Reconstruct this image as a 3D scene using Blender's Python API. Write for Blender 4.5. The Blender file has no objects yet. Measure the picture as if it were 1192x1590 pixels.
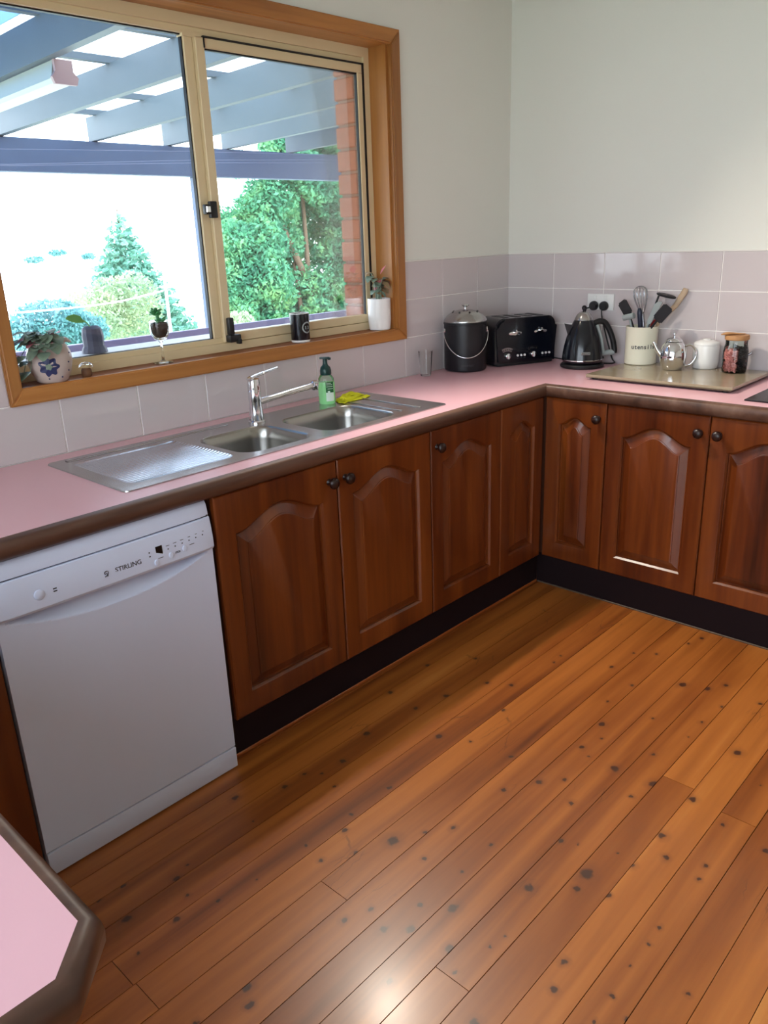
import bpy, bmesh, math, random
from mathutils import Vector, Matrix
from math import pi, sin, cos
random.seed(7)
SC = bpy.context.scene
COL = SC.collection

# ------------------------------------------------------------------ camera
R_ = Vector((0.68039073, -0.7319606, -0.03608523))
U_ = Vector((0.26476355, 0.19959923, 0.94343013))
F_ = Vector((0.6833511, 0.65145517, -0.32960195))
cd = bpy.data.cameras.new('camera')
cam = bpy.data.objects.new('camera', cd)
COL.objects.link(cam)
m = Matrix((R_, U_, -F_)).transposed().to_4x4()
m.translation = Vector((-3.38912912, -2.32776178, 1.49389016))
cam.matrix_world = m
cd.sensor_fit = 'VERTICAL'
cd.sensor_height = 36
cd.lens = 1233.5552 * 36 / 1590
cd.clip_start = 0.02
cd.clip_end = 400
SC.camera = cam

# ------------------------------------------------------------------ world, sun, daylight portals, exposure
w = bpy.data.worlds.new('sky')
SC.world = w
w.use_nodes = True
nt = w.node_tree
bg = nt.nodes['Background']
tc = nt.nodes.new('ShaderNodeTexCoord')
sp = nt.nodes.new('ShaderNodeSeparateXYZ')
cr = nt.nodes.new('ShaderNodeValToRGB')
nt.links.new(tc.outputs['Generated'], sp.inputs[0])
nt.links.new(sp.outputs['Z'], cr.inputs[0])
cr.color_ramp.elements[0].position = 0.0
cr.color_ramp.elements[0].color = (0.84, 0.92, 1.0, 1)
cr.color_ramp.elements[1].position = 0.8
cr.color_ramp.elements[1].color = (0.66, 0.82, 1.0, 1)
nt.links.new(cr.outputs[0], bg.inputs[0])
bg.inputs[1].default_value = 7.8

def portal(loc, direction, sx, sy):
    l = bpy.data.lights.new('daylight_portal', 'AREA')
    l.shape = 'RECTANGLE'
    l.size = sx
    l.size_y = sy
    l.cycles.is_portal = True
    o = bpy.data.objects.new('daylight_portal', l)
    COL.objects.link(o)
    o.location = loc
    o.rotation_euler = Vector(direction).to_track_quat('-Z', 'Y').to_euler()


portal((-1.64, 0.16, 1.65), (0, -1, 0), 1.62, 1.08)
portal((-4.32, -2.0, 1.2), (1, 0, 0), 2.7, 2.2)

vs = SC.view_settings
vs.view_transform = 'Standard'
vs.look = 'None'
vs.gamma = 1
vs.use_curve_mapping = False
vs.exposure = 0.0
LAMP_POWER = 180


# ------------------------------------------------------------------ materials
def s2l(c):
    return tuple(((v / 255) / 12.92 if v / 255 <= 0.04045 else ((v / 255 + 0.055) / 1.055) ** 2.4) for v in c)


def newmat(name):
    mt = bpy.data.materials.new(name)
    mt.use_nodes = True
    return mt, mt.node_tree, mt.node_tree.nodes['Principled BSDF']


def mat(name, rgb, rough=0.5, metal=0.0, spec=0.5, coat=0.0, trans=0.0, ior=1.45, noise=0.0, nscale=20, bump=0.0, bscale=60, emit=0.0):
    mt, nt, b = newmat(name)
    c = s2l(rgb)
    b.inputs['Base Color'].default_value = (*c, 1)
    b.inputs['Roughness'].default_value = rough
    b.inputs['Metallic'].default_value = metal
    b.inputs['Specular IOR Level'].default_value = spec
    b.inputs['Coat Weight'].default_value = coat
    b.inputs['Transmission Weight'].default_value = trans
    b.inputs['IOR'].default_value = ior
    if emit:
        b.inputs['Emission Color'].default_value = (*c, 1)
        b.inputs['Emission Strength'].default_value = emit
    if noise or bump:
        tc = nt.nodes.new('ShaderNodeTexCoord')
    if noise:
        n = nt.nodes.new('ShaderNodeTexNoise')
        n.inputs['Scale'].default_value = nscale
        n.inputs['Detail'].default_value = 5
        nt.links.new(tc.outputs['Object'], n.inputs['Vector'])
        mx = nt.nodes.new('ShaderNodeMix')
        mx.data_type = 'RGBA'
        mx.inputs[6].default_value = (*[v * (1 - noise) for v in c], 1)
        mx.inputs[7].default_value = (*[min(1, v * (1 + noise)) for v in c], 1)
        nt.links.new(n.outputs['Fac'], mx.inputs[0])
        nt.links.new(mx.outputs[2], b.inputs['Base Color'])
    if bump:
        n2 = nt.nodes.new('ShaderNodeTexNoise')
        n2.inputs['Scale'].default_value = bscale
        n2.inputs['Detail'].default_value = 4
        nt.links.new(tc.outputs['Object'], n2.inputs['Vector'])
        bp = nt.nodes.new('ShaderNodeBump')
        bp.inputs['Strength'].default_value = bump
        bp.inputs['Distance'].default_value = 0.002
        nt.links.new(n2.outputs['Fac'], bp.inputs['Height'])
        nt.links.new(bp.outputs[0], b.inputs['Normal'])
    return mt


def wood(name, cols, axis='Z', rough=0.35, fine=60, broad=7, spec=0.5, coat=0.0, rnd=0.25, knots=None, knot_cols=None):
    """grain that runs along `axis`; knots = [(x, y, radius)] in the horizontal plane"""
    mt, nt, b = newmat(name)
    N = nt.nodes.new
    L = nt.links.new
    tc = N('ShaderNodeTexCoord')
    oi = N('ShaderNodeObjectInfo')
    off = N('ShaderNodeVectorMath')
    off.operation = 'MULTIPLY_ADD'
    cmb = N('ShaderNodeCombineXYZ')
    for i in range(3):
        L(oi.outputs['Random'], cmb.inputs[i])
    L(cmb.outputs[0], off.inputs[0])
    off.inputs[1].default_value = (7.3, 11.1, 5.7)
    L(tc.outputs['Object'], off.inputs[2])
    vec = off.outputs[0]
    kfac = khalo = None
    if knots:
        nz = N('ShaderNodeTexNoise')
        nz.inputs['Scale'].default_value = 55
        L(tc.outputs['Object'], nz.inputs['Vector'])
        wob = N('ShaderNodeVectorMath')
        wob.operation = 'MULTIPLY_ADD'
        L(nz.outputs['Color'], wob.inputs[0])
        wob.inputs[1].default_value = (0.020, 0.012, 0)
        L(tc.outputs['Object'], wob.inputs[2])
        cur = None
        for kx, ky, kr in knots:
            a = N('ShaderNodeVectorMath')
            a.operation = 'SUBTRACT'
            L(wob.outputs[0], a.inputs[0])
            a.inputs[1].default_value = (kx + 0.010, ky + 0.006, 0)
            c = N('ShaderNodeVectorMath')
            c.operation = 'MULTIPLY'
            L(a.outputs[0], c.inputs[0])
            c.inputs[1].default_value = (0.9 / kr, 1.05 / kr, 0)
            d = N('ShaderNodeVectorMath')
            d.operation = 'LENGTH'
            L(c.outputs[0], d.inputs[0])
            if cur is None:
                cur = d.outputs['Value']
            else:
                e = N('ShaderNodeMath')
                e.operation = 'MINIMUM'
                L(cur, e.inputs[0])
                L(d.outputs['Value'], e.inputs[1])
                cur = e.outputs[0]
        mr = N('ShaderNodeMapRange')
        L(cur, mr.inputs['Value'])
        mr.inputs['From Min'].default_value = 1.12
        mr.inputs['From Max'].default_value = 0.66
        kfac = mr.outputs[0]
        vm_ = N('ShaderNodeMapping')
        vm_.inputs['Scale'].default_value = (4, 30, 1)
        L(wob.outputs[0], vm_.inputs['Vector'])
        vo = N('ShaderNodeTexVoronoi')
        vo.feature = 'DISTANCE_TO_EDGE'
        vo.inputs['Scale'].default_value = 1.0
        L(vm_.outputs[0], vo.inputs['Vector'])
        cl_ = N('ShaderNodeMapRange')
        L(vo.outputs['Distance'], cl_.inputs['Value'])
        cl_.inputs['From Min'].default_value = 0.022
        cl_.inputs['From Max'].default_value = 0.006
        ms_ = N('ShaderNodeTexNoise')
        ms_.inputs['Scale'].default_value = 3.2
        ms_.inputs['Detail'].default_value = 2
        L(tc.outputs['Object'], ms_.inputs['Vector'])
        mk_ = N('ShaderNodeMapRange')
        L(ms_.outputs['Fac'], mk_.inputs['Value'])
        mk_.inputs['From Min'].default_value = 0.60
        mk_.inputs['From Max'].default_value = 0.66
        cm_ = N('ShaderNodeMath')
        cm_.operation = 'MULTIPLY'
        L(cl_.outputs[0], cm_.inputs[0])
        L(mk_.outputs[0], cm_.inputs[1])
        cx_ = N('ShaderNodeMath')
        cx_.operation = 'MULTIPLY_ADD'
        L(cm_.outputs[0], cx_.inputs[0])
        cx_.inputs[1].default_value = 0.5
        L(kfac, cx_.inputs[2])
        cx_.use_clamp = True
        kfac = cx_.outputs[0]
        mh = N('ShaderNodeMapRange')
        L(cur, mh.inputs['Value'])
        mh.inputs['From Min'].default_value = 2.6
        mh.inputs['From Max'].default_value = 1.0
        khalo = mh.outputs[0]
    st = {'X': (0.06, 1, 1), 'Y': (1, 0.06, 1), 'Z': (1, 1, 0.06)}[axis]

    def noise(scale, detail, dist=0.0, stretch=1.0):
        mp = N('ShaderNodeMapping')
        mp.inputs['Scale'].default_value = tuple(v if v < 1 else stretch for v in st)
        L(vec, mp.inputs['Vector'])
        n = N('ShaderNodeTexNoise')
        n.inputs['Scale'].default_value = scale
        n.inputs['Detail'].default_value = detail
        n.inputs['Distortion'].default_value = dist
        L(mp.outputs[0], n.inputs['Vector'])
        return n.outputs['Fac']
    n1 = noise(broad, 3, 0.6)
    n2 = noise(fine, 6, 0.2)
    mixn = N('ShaderNodeMath')
    mixn.operation = 'MULTIPLY_ADD'
    L(n2, mixn.inputs[0])
    mixn.inputs[1].default_value = 0.45
    L(n1, mixn.inputs[2])
    add = N('ShaderNodeMath')
    add.operation = 'MULTIPLY_ADD'
    L(oi.outputs['Random'], add.inputs[0])
    add.inputs[1].default_value = rnd
    L(mixn.outputs[0], add.inputs[2])
    mr2 = N('ShaderNodeMapRange')
    L(add.outputs[0], mr2.inputs['Value'])
    mr2.inputs['From Min'].default_value = 0.42
    mr2.inputs['From Max'].default_value = 1.02 + rnd
    ramp = N('ShaderNodeValToRGB')
    L(mr2.outputs[0], ramp.inputs[0])
    els = ramp.color_ramp.elements
    while len(els) < len(cols):
        els.new(0.5)
    for i, cc in enumerate(cols):
        els[i].position = i / (len(cols) - 1)
        els[i].color = (*s2l(cc), 1)
    out = ramp.outputs[0]
    if knots:
        for fac, cc, amt in ((khalo, knot_cols[0], 0.42), (kfac, knot_cols[1], 0.88)):
            mm = N('ShaderNodeMath')
            mm.operation = 'MULTIPLY'
            L(fac, mm.inputs[0])
            mm.inputs[1].default_value = amt
            mx = N('ShaderNodeMix')
            mx.data_type = 'RGBA'
            L(mm.outputs[0], mx.inputs[0])
            L(out, mx.inputs[6])
            mx.inputs[7].default_value = (*s2l(cc), 1)
            out = mx.outputs[2]
    L(out, b.inputs['Base Color'])
    b.inputs['Roughness'].default_value = rough
    b.inputs['Specular IOR Level'].default_value = spec
    b.inputs['Coat Weight'].default_value = coat
    b.inputs['Coat Roughness'].default_value = 0.2
    bp = N('ShaderNodeBump')
    bp.inputs['Strength'].default_value = 0.12
    bp.inputs['Distance'].default_value = 0.001
    L(n2, bp.inputs['Height'])
    L(bp.outputs[0], b.inputs['Normal'])
    return mt


def pane_mat(name, tint=(1, 1, 1), refl=0.6):
    mt = bpy.data.materials.new(name)
    mt.use_nodes = True
    nt = mt.node_tree
    nt.nodes.clear()
    o = nt.nodes.new('ShaderNodeOutputMaterial')
    t = nt.nodes.new('ShaderNodeBsdfTransparent')
    t.inputs[0].default_value = (*tint, 1)
    g = nt.nodes.new('ShaderNodeBsdfGlossy')
    g.inputs['Roughness'].default_value = 0.02
    f = nt.nodes.new('ShaderNodeFresnel')
    f.inputs[0].default_value = 1.45
    mm = nt.nodes.new('ShaderNodeMath')
    mm.operation = 'MULTIPLY'
    mm.inputs[1].default_value = refl
    x = nt.nodes.new('ShaderNodeMixShader')
    nt.links.new(f.outputs[0], mm.inputs[0])
    nt.links.new(mm.outputs[0], x.inputs[0])
    nt.links.new(t.outputs[0], x.inputs[1])
    nt.links.new(g.outputs[0], x.inputs[2])
    nt.links.new(x.outputs[0], o.inputs[0])
    return mt


M = {}
M['wall'] = mat('wall_paint', (226, 224, 216), 0.55, bump=0.15, bscale=140)
M['ceiling'] = mat('ceiling_paint', (238, 237, 232), 0.7)
M['tile'] = mat('tile_glaze', (204, 193, 194), 0.07, spec=.6, noise=0.02, nscale=3)
M['grout'] = mat('tile_grout', (250, 244, 240), 0.7)
M['tilecap'] = mat('tile_cap', (236, 230, 224), 0.3)
M['pink'] = mat('pink_laminate', (226, 176, 186), 0.28, noise=0.015, nscale=9)
M['edge'] = wood('worktop_edge_wood', [(52, 30, 22), (92, 62, 48), (122, 92, 76)], 'X', 0.42, 50, 9, rnd=0.1)
M['cab'] = wood('cabinet_wood', [(50, 16, 4), (88, 36, 9), (112, 53, 16), (132, 70, 27)], 'Z', 0.3, 55, 10, coat=0.25, rnd=0.15)
M['cabh'] = wood('cabinet_wood_across', [(92, 38, 12), (140, 68, 26), (166, 90, 38), (180, 104, 48)], 'X', 0.3, 55, 10, coat=0.25, rnd=0.15)
M['cabhy'] = wood('cabinet_wood_across_right', [(92, 38, 12), (140, 68, 26), (166, 90, 38), (180, 104, 48)], 'Y', 0.3, 55, 10, coat=0.25, rnd=0.15)
M['cabinside'] = mat('cabinet_carcass', (70, 34, 16), 0.6)
M['knobwood'] = mat('dark_knob', (36, 15, 10), 0.38)
M['kick'] = mat('dark_plinth', (26, 11, 14), 0.75, spec=.25)
M['framewood'] = wood('window_casing_wood', [(134, 80, 32), (176, 114, 54), (200, 138, 74)], 'X', 0.38, 50, 8, rnd=0.06)
M['framewoodv'] = wood('window_casing_wood_upright', [(118, 70, 28), (156, 100, 46), (182, 124, 66)], 'Z', 0.38, 50, 8, rnd=0.06)
M['alum'] = mat('window_aluminium', (222, 200, 160), 0.4)
M['sillwood'] = wood('sill_wood', [(96, 54, 30), (134, 80, 44), (150, 92, 52)], 'X', 0.6, 50, 8, spec=.15, rnd=0.06)
M['gasket'] = mat('black_rubber', (22, 22, 24), 0.5)
M['pane'] = pane_mat('window_glass')
M['steel'] = mat('brushed_steel', (178, 176, 176), 0.25, metal=1.0, bump=0.05, bscale=200)
M['steelp'] = mat('pressed_steel', (208, 214, 224), 0.2, metal=1.0)
M['steeld'] = mat('bowl_steel', (158, 155, 150), 0.26, metal=1.0)
M['chrome'] = mat('chrome', (225, 226, 230), 0.08, metal=1.0)
M['white'] = mat('white_enamel', (214, 220, 242), 0.3)
M['whiteplastic'] = mat('white_plastic', (232, 230, 228), 0.35)
M['whitecer'] = mat('white_ceramic', (236, 234, 232), 0.25)
M['cream'] = mat('cream_enamel', (232, 228, 208), 0.3)
M['black'] = mat('black_gloss', (10, 14, 24), 0.22, coat=0.2)
M['blackmat'] = mat('black_satin', (16, 18, 24), 0.4)
M['blackpl'] = mat('black_plastic', (24, 25, 28), 0.45)
M['ink'] = mat('printed_ink', (60, 56, 62), 0.6)
M['display'] = mat('display_glass', (6, 6, 9), 0.15)
M['gap'] = mat('shadow_gap', (22, 18, 28), 0.8)
M['glass'] = mat('clear_glass', (250, 252, 252), 0.02, trans=1.0, ior=1.3)
M['glassthin'] = pane_mat('thin_clear_glass', (0.93, 0.96, 0.96), 1.0)
M['glassgreen'] = pane_mat('greenish_jar_glass', (0.86, 0.95, 0.93), 1.0)
M['soap'] = mat('green_soap', (158, 230, 160), 0.15, coat=0.3)
M['soap'].node_tree.nodes['Principled BSDF'].inputs['Subsurface Weight'].default_value = 0.6
M['soap'].node_tree.nodes['Principled BSDF'].inputs['Subsurface Radius'].default_value = (.02, .03, .02)
M['soapclear'] = pane_mat('clear_bottle_shoulder', (0.82, 0.95, 0.86), 1.0)
M['pump'] = mat('dark_green_pump', (10, 52, 50), 0.3)
M['labelg'] = mat('label_dark_green', (30, 96, 52), 0.5)
M['labelw'] = mat('label_white', (220, 236, 222), 0.5)
M['cloth'] = mat('yellow_cloth', (206, 204, 20), 0.85, bump=0.8, bscale=300)
M['glove'] = mat('board_stone', (156, 142, 118), 0.16, noise=0.16, nscale=7, coat=0.2)
M['boardedge'] = mat('board_edge', (92, 76, 62), 0.4)
M['cork'] = wood('lid_wood', [(150, 100, 58), (186, 136, 88), (204, 158, 112)], 'Y', 0.6, 60, 12)
M['pinksalt'] = mat('pink_candy', (236, 148, 142), 0.6)
M['dark'] = mat('dark_beans', (34, 26, 30), 0.6)
M['leaf'] = mat('green_leaf', (92, 148, 62), 0.45, noise=0.3, nscale=40)
M['leafgrey'] = mat('grey_green_leaf', (124, 142, 124), 0.5, noise=0.35, nscale=50)
M['leafpink'] = mat('pink_green_leaf', (150, 128, 96), 0.45, noise=0.35, nscale=60)
M['leafrose'] = mat('rose_leaf', (206, 120, 132), 0.45, noise=0.2, nscale=60)
M['succ'] = mat('succulent_green', (60, 132, 74), 0.4, noise=0.2, nscale=30)
M['soil'] = mat('soil', (72, 60, 52), 0.95, bump=0.9, bscale=200)
M['potcer'] = mat('cream_glazed_pot', (196, 178, 170), 0.3, noise=0.06, nscale=30)
M['potblue'] = mat('blue_glaze', (44, 52, 92), 0.3)
M['stone'] = mat('dark_stone', (64, 66, 84), 0.6, noise=0.3, nscale=60, bump=0.5, bscale=80)
M['brown'] = mat('brown_clay', (112, 74, 48), 0.6)
M['whisk'] = mat('steel_wire', (170, 172, 178), 0.2, metal=1.0)
M['greyut'] = mat('grey_utensil', (150, 158, 158), 0.35)
M['navy'] = mat('navy_handle', (18, 26, 48), 0.35)
M['red'] = mat('red_handle', (130, 24, 26), 0.4)
M['woodut'] = mat('wooden_utensil', (186, 160, 134), 0.6)
M['cook'] = mat('cooktop_glass', (22, 20, 24), 0.25)
M['lamp'] = mat('lamp_glow', (255, 238, 210), 0.5, emit=12)
M['brick'] = mat('red_brick', (176, 110, 84), 0.85, noise=0.22, nscale=25, bump=0.6, bscale=50)
M['mortar'] = mat('mortar', (168, 132, 112), 0.9)
M['pergola'] = mat('blue_grey_paint', (90, 103, 110), 0.5, noise=0.08, nscale=8)
M['beampaint'] = mat('dark_blue_grey_paint', (74, 90, 116), 0.5, noise=0.08, nscale=6)
M['roofclear'] = None
M['roofblue'] = mat('blue_roof_sheet', (110, 150, 205), 0.4)
M['batten'] = mat('white_batten_light', (168, 180, 174), 0.4)
M['battencap'] = mat('batten_end_cap', (166, 146, 146), 0.5)
M['rail'] = mat('grey_mauve_rail', (86, 84, 112), 0.5)
M['deck'] = mat('pale_concrete', (225, 222, 214), 0.85)
M['lawn'] = mat('pale_slope', (214, 222, 200), 0.95, noise=0.15, nscale=0.4)
M['bark'] = mat('bark', (104, 84, 66), 0.9, noise=0.3, nscale=8)
M['building'] = mat('white_render', (240, 240, 236), 0.8)
M['buildwin'] = mat('grey_window_strip', (150, 150, 178), 0.4)
M['rope'] = mat('line_wire', (112, 120, 144), 0.5)


def leafy(name, c1, c2, c3, trans=0.35, sc=1.3):
    mt, nt, b = newmat(name)
    tc = nt.nodes.new('ShaderNodeTexCoord')
    n = nt.nodes.new('ShaderNodeTexNoise')
    n.inputs['Scale'].default_value = sc
    n.inputs['Detail'].default_value = 8
    n.inputs['Roughness'].default_value = 0.75
    nt.links.new(tc.outputs['Object'], n.inputs['Vector'])
    r = nt.nodes.new('ShaderNodeValToRGB')
    e = r.color_ramp.elements
    e[0].position = 0.36
    e[0].color = (*s2l(c1), 1)
    e[1].position = 0.66
    e[1].color = (*s2l(c3), 1)
    k = e.new(0.5)
    k.color = (*s2l(c2), 1)
    nt.links.new(n.outputs['Fac'], r.inputs[0])
    b.inputs['Roughness'].default_value = 0.6
    nt.links.new(r.outputs[0], b.inputs['Base Color'])
    t = nt.nodes.new('ShaderNodeBsdfTranslucent')
    nt.links.new(r.outputs[0], t.inputs[0])
    x = nt.nodes.new('ShaderNodeMixShader')
    x.inputs[0].default_value = trans
    nt.links.new(b.outputs[0], x.inputs[1])
    nt.links.new(t.outputs[0], x.inputs[2])
    nt.links.new(x.outputs[0], nt.nodes['Material Output'].inputs[0])
    return mt


M['treeleaf'] = leafy('tree_leaf', (48, 112, 88), (88, 158, 118), (140, 182, 112))
M['pineleaf'] = leafy('conifer_leaf', (84, 140, 124), (112, 164, 144), (150, 182, 156))
M['bushleaf'] = leafy('shrub_leaf', (64, 126, 118), (98, 150, 152), (148, 178, 182))
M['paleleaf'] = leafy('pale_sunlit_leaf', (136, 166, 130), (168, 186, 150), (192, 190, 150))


def clear_sheet(name='translucent_roof_sheet', c1=(0.5, 0.52, 0.54, 1), c2=(0.8, 0.84, 0.88, 1)):
    mt = bpy.data.materials.new(name)
    mt.use_nodes = True
    nt = mt.node_tree
    nt.nodes.clear()
    o = nt.nodes.new('ShaderNodeOutputMaterial')
    t = nt.nodes.new('ShaderNodeBsdfTransparent')
    t.inputs[0].default_value = c1
    g = nt.nodes.new('ShaderNodeBsdfTranslucent')
    g.inputs[0].default_value = c2
    x = nt.nodes.new('ShaderNodeMixShader')
    x.inputs[0].default_value = 0.45
    nt.links.new(t.outputs[0], x.inputs[1])
    nt.links.new(g.outputs[0], x.inputs[2])
    nt.links.new(x.outputs[0], o.inputs[0])
    return mt


M['roofclear'] = clear_sheet()
M['roofblue'] = clear_sheet('blue_roof_sheet', (.06, .12, .2, 1), (.10, .19, .36, 1))


# ------------------------------------------------------------------ builders
def link(name, bm, mt, parent=None, smooth=None):
    me = bpy.data.meshes.new(name)
    bmesh.ops.recalc_face_normals(bm, faces=bm.faces)
    bm.to_mesh(me)
    bm.free()
    me.materials.append(mt)
    if smooth is not None:
        me.shade_smooth()
        me.set_sharp_from_angle(angle=math.radians(smooth))
    o = bpy.data.objects.new(name, me)
    COL.objects.link(o)
    if parent is not None:
        put(o, parent)
    return o


def put(o, parent):
    o.parent = parent
    o.matrix_parent_inverse = root_matrix(parent).inverted()


def root_matrix(o):
    # all meshes are written in world coordinates; parents hold simple transforms
    mt = o.matrix_basis.copy()
    if o.parent is not None:
        mt = root_matrix(o.parent) @ o.matrix_parent_inverse @ mt
    return mt


def thing(name, loc=(0, 0, 0), label=None, cat=None, group=None, kind=None):
    o = bpy.data.objects.new(name, None)
    COL.objects.link(o)
    o.location = loc
    o.empty_display_size = 0.05
    return tag(o, label, cat, group, kind)


def tag(o, label=None, cat=None, group=None, kind=None):
    if label: o['label'] = label
    if cat: o['category'] = cat
    if group: o['group'] = group
    if kind: o['kind'] = kind
    return o


def B():
    return bmesh.new()


def box(bm, a, b, bev=0.0, seg=2, mtx=None):
    a = Vector(a); b = Vector(b)
    t = bmesh.new()
    bmesh.ops.create_cube(t, size=1)
    for v in t.verts:
        v.co = Vector([(a[i] + b[i]) / 2 + v.co[i] * abs(b[i] - a[i]) for i in range(3)])
    if bev:
        bmesh.ops.bevel(t, geom=list(t.edges), offset=bev, segments=seg, profile=0.5, affect='EDGES')
    if mtx is not None:
        bmesh.ops.transform(t, matrix=mtx, verts=t.verts)
    merge(bm, t)
    return bm


def merge(bm, t):
    vm = {}
    for v in t.verts:
        vm[v] = bm.verts.new(v.co)
    for f in t.faces:
        try:
            bm.faces.new([vm[v] for v in f.verts])
        except ValueError:
            pass
    t.free()


def lathe(bm, prof, c=(0, 0, 0), seg=32, mtx=None, sx=1.0, sy=1.0):
    rings = []
    for r, z in prof:
        if r < 1e-6:
            rings.append([Vector((0, 0, z))])
        else:
            rings.append([Vector((r * sx * cos(2 * pi * k / seg), r * sy * sin(2 * pi * k / seg), z)) for k in range(seg)])
    T = (mtx if mtx is not None else Matrix.Identity(4))
    c = Vector(c)
    vr = [[bm.verts.new(T @ v + c) for v in ring] for ring in rings]
    for a, b in zip(vr, vr[1:]):
        for k in range(seg):
            k2 = (k + 1) % seg
            if len(a) == 1 and len(b) == 1:
                continue
            if len(a) == 1:
                bm.faces.new((a[0], b[k], b[k2]))
            elif len(b) == 1:
                bm.faces.new((a[k], b[0], a[k2]))
            else:
                bm.faces.new((a[k], a[k2], b[k2], b[k]))
    return bm


def frame_of(d):
    d = d.normalized()
    up = Vector((0, 0, 1)) if abs(d.z) < 0.95 else Vector((1, 0, 0))
    x = d.cross(up).normalized()
    y = x.cross(d).normalized()
    return x, y


def tube(bm, pts, r, seg=10, ry=None, caps=True):
    pts = [Vector(p) for p in pts]
    rr = r if isinstance(r, (list, tuple)) else [r] * len(pts)
    rings = []
    px = None
    for i, p in enumerate(pts):
        d = (pts[min(i + 1, len(pts) - 1)] - pts[max(i - 1, 0)])
        x, y = frame_of(d)
        if px is not None:
            x = (px - d.normalized() * px.dot(d.normalized())).normalized()
            y = x.cross(d.normalized())
        px = x
        k2 = ry if ry is not None else 1.0
        rings.append([bm.verts.new(p + (x * cos(2 * pi * k / seg) + y * k2 * sin(2 * pi * k / seg)) * rr[i]) for k in range(seg)])
    for a, b in zip(rings, rings[1:]):
        for k in range(seg):
            k2_ = (k + 1) % seg
            bm.faces.new((a[k], a[k2_], b[k2_], b[k]))
    if caps:
        bm.faces.new(rings[0][::-1])
        bm.faces.new(rings[-1])
    return bm


def smoothpts(ctrl, n=8):
    P = [Vector(c) for c in ctrl]
    P = [P[0] * 2 - P[1]] + P + [P[-1] * 2 - P[-2]]
    out = []
    for i in range(1, len(P) - 2):
        for k in range(n):
            t = k / n
            a, b, c, d = P[i - 1], P[i], P[i + 1], P[i + 2]
            out.append(0.5 * ((2 * b) + (c - a) * t + (2 * a - 5 * b + 4 * c - d) * t * t + (3 * b - a - 3 * c + d) * t ** 3))
    out.append(P[-2])
    return out


def ball(bm, c, r, sub=2, s=(1, 1, 1)):
    t = bmesh.new()
    bmesh.ops.create_icosphere(t, subdivisions=sub, radius=r)
    for v in t.verts:
        v.co = Vector((v.co.x * s[0], v.co.y * s[1], v.co.z * s[2])) + Vector(c)
    merge(bm, t)
    return bm


def prism(bm, pts, d):
    """closed polygon pts extruded by vector d"""
    d = Vector(d)
    a = [bm.verts.new(Vector(p)) for p in pts]
    b = [bm.verts.new(Vector(p) + d) for p in pts]
    n = len(pts)
    bm.faces.new(a)
    bm.faces.new(b[::-1])
    for i in range(n):
        j = (i + 1) % n
        bm.faces.new((a[i], a[j], b[j], b[i]))
    return bm


def textobj(name, s, size, mtx, mt, parent, ext=0.0002, align='CENTER', width=1.0):
    c = bpy.data.curves.new(name, 'FONT')
    c.body = s
    c.size = size
    c.extrude = ext
    c.offset = size * .02
    c.align_x = align
    c.align_y = 'CENTER'
    c.resolution_u = 3
    t = bpy.data.objects.new(name, c)
    COL.objects.link(t)
    dg = bpy.context.evaluated_depsgraph_get()
    me = bpy.data.meshes.new_from_object(t.evaluated_get(dg))
    bpy.data.objects.remove(t)
    me.transform(mtx @ Matrix.Diagonal((width, 1, 1, 1)))
    me.materials.clear()
    me.materials.append(mt)
    o = bpy.data.objects.new(name, me)
    COL.objects.link(o)
    put(o, parent)
    return o


def face_mtx(origin, right, up):
    right = Vector(right).normalized(); up = Vector(up).normalized()
    n = right.cross(up)
    mt = Matrix((right, up, n)).transposed().to_4x4()
    mt.translation = Vector(origin)
    return mt


# ================================================================== ROOM SHELL
WX0, WX1, WZ0, WZ1 = -2.443, -0.845, 1.115, 2.179     # window opening
CEIL = 2.45
XL, YR = -4.25, -4.6                                   # far side wall, rear wall


def struct(name, bm, mt, smooth=None):
    o = link(name, bm, mt, None, smooth)
    o['kind'] = 'structure'
    return o


bm = B()
box(bm, (XL - .12, 0, 0), (WX0 - .016, .11, CEIL))
box(bm, (WX1 + .016, 0, 0), (.12, .11, CEIL))
box(bm, (WX0 - .016, 0, 0), (WX1 + .016, .11, WZ0 - .02))
box(bm, (WX0 - .016, 0, WZ1 + .018), (WX1 + .016, .11, CEIL))
wall_left = struct('wall_left', bm, M['wall'])
wall_right = struct('wall_right', box(B(), (0, YR - .12, 0), (.12, 0, CEIL)), M['wall'])
wall_rear = struct('wall_rear', box(B(), (XL, YR - .12, 0), (0, YR, CEIL)), M['wall'])
SY0, SY1, SZ0, SZ1 = -3.35, -0.65, 0.1, 2.3
bm = B()
box(bm, (XL - .12, SY1, 0), (XL, 0, CEIL))
box(bm, (XL - .12, YR - .12, 0), (XL, SY0, CEIL))
box(bm, (XL - .12, SY0, 0), (XL, SY1, SZ0))
box(bm, (XL - .12, SY0, SZ1), (XL, SY1, CEIL))
wall_side = struct('wall_side', bm, M['wall'])
ceiling = struct('ceiling', box(B(), (XL - .12, YR - .12, CEIL), (.12, .24, CEIL + .12)), M['ceiling'])

# second window in the side wall (outside the frame, it lights the room)
win2 = thing('window_2', (XL - .06, (SY0 + SY1) / 2, SZ0), kind='structure')
bm = B()
for a, b in (((SY0, SZ0), (SY0 + .05, SZ1)), ((SY1 - .05, SZ0), (SY1, SZ1)), ((SY0, SZ0), (SY1, SZ0 + .05)), ((SY0, SZ1 - .05), (SY1, SZ1)), ((-2.025, SZ0), (-1.975, SZ1))):
    box(bm, (XL - .08, a[0], a[1]), (XL - .03, b[0], b[1]))
link('frame', bm, M['alum'], win2)
link('pane', box(B(), (XL - .058, SY0 + .05, SZ0 + .05), (XL - .054, SY1 - .05, SZ1 - .05)), M['pane'], win2)

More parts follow.
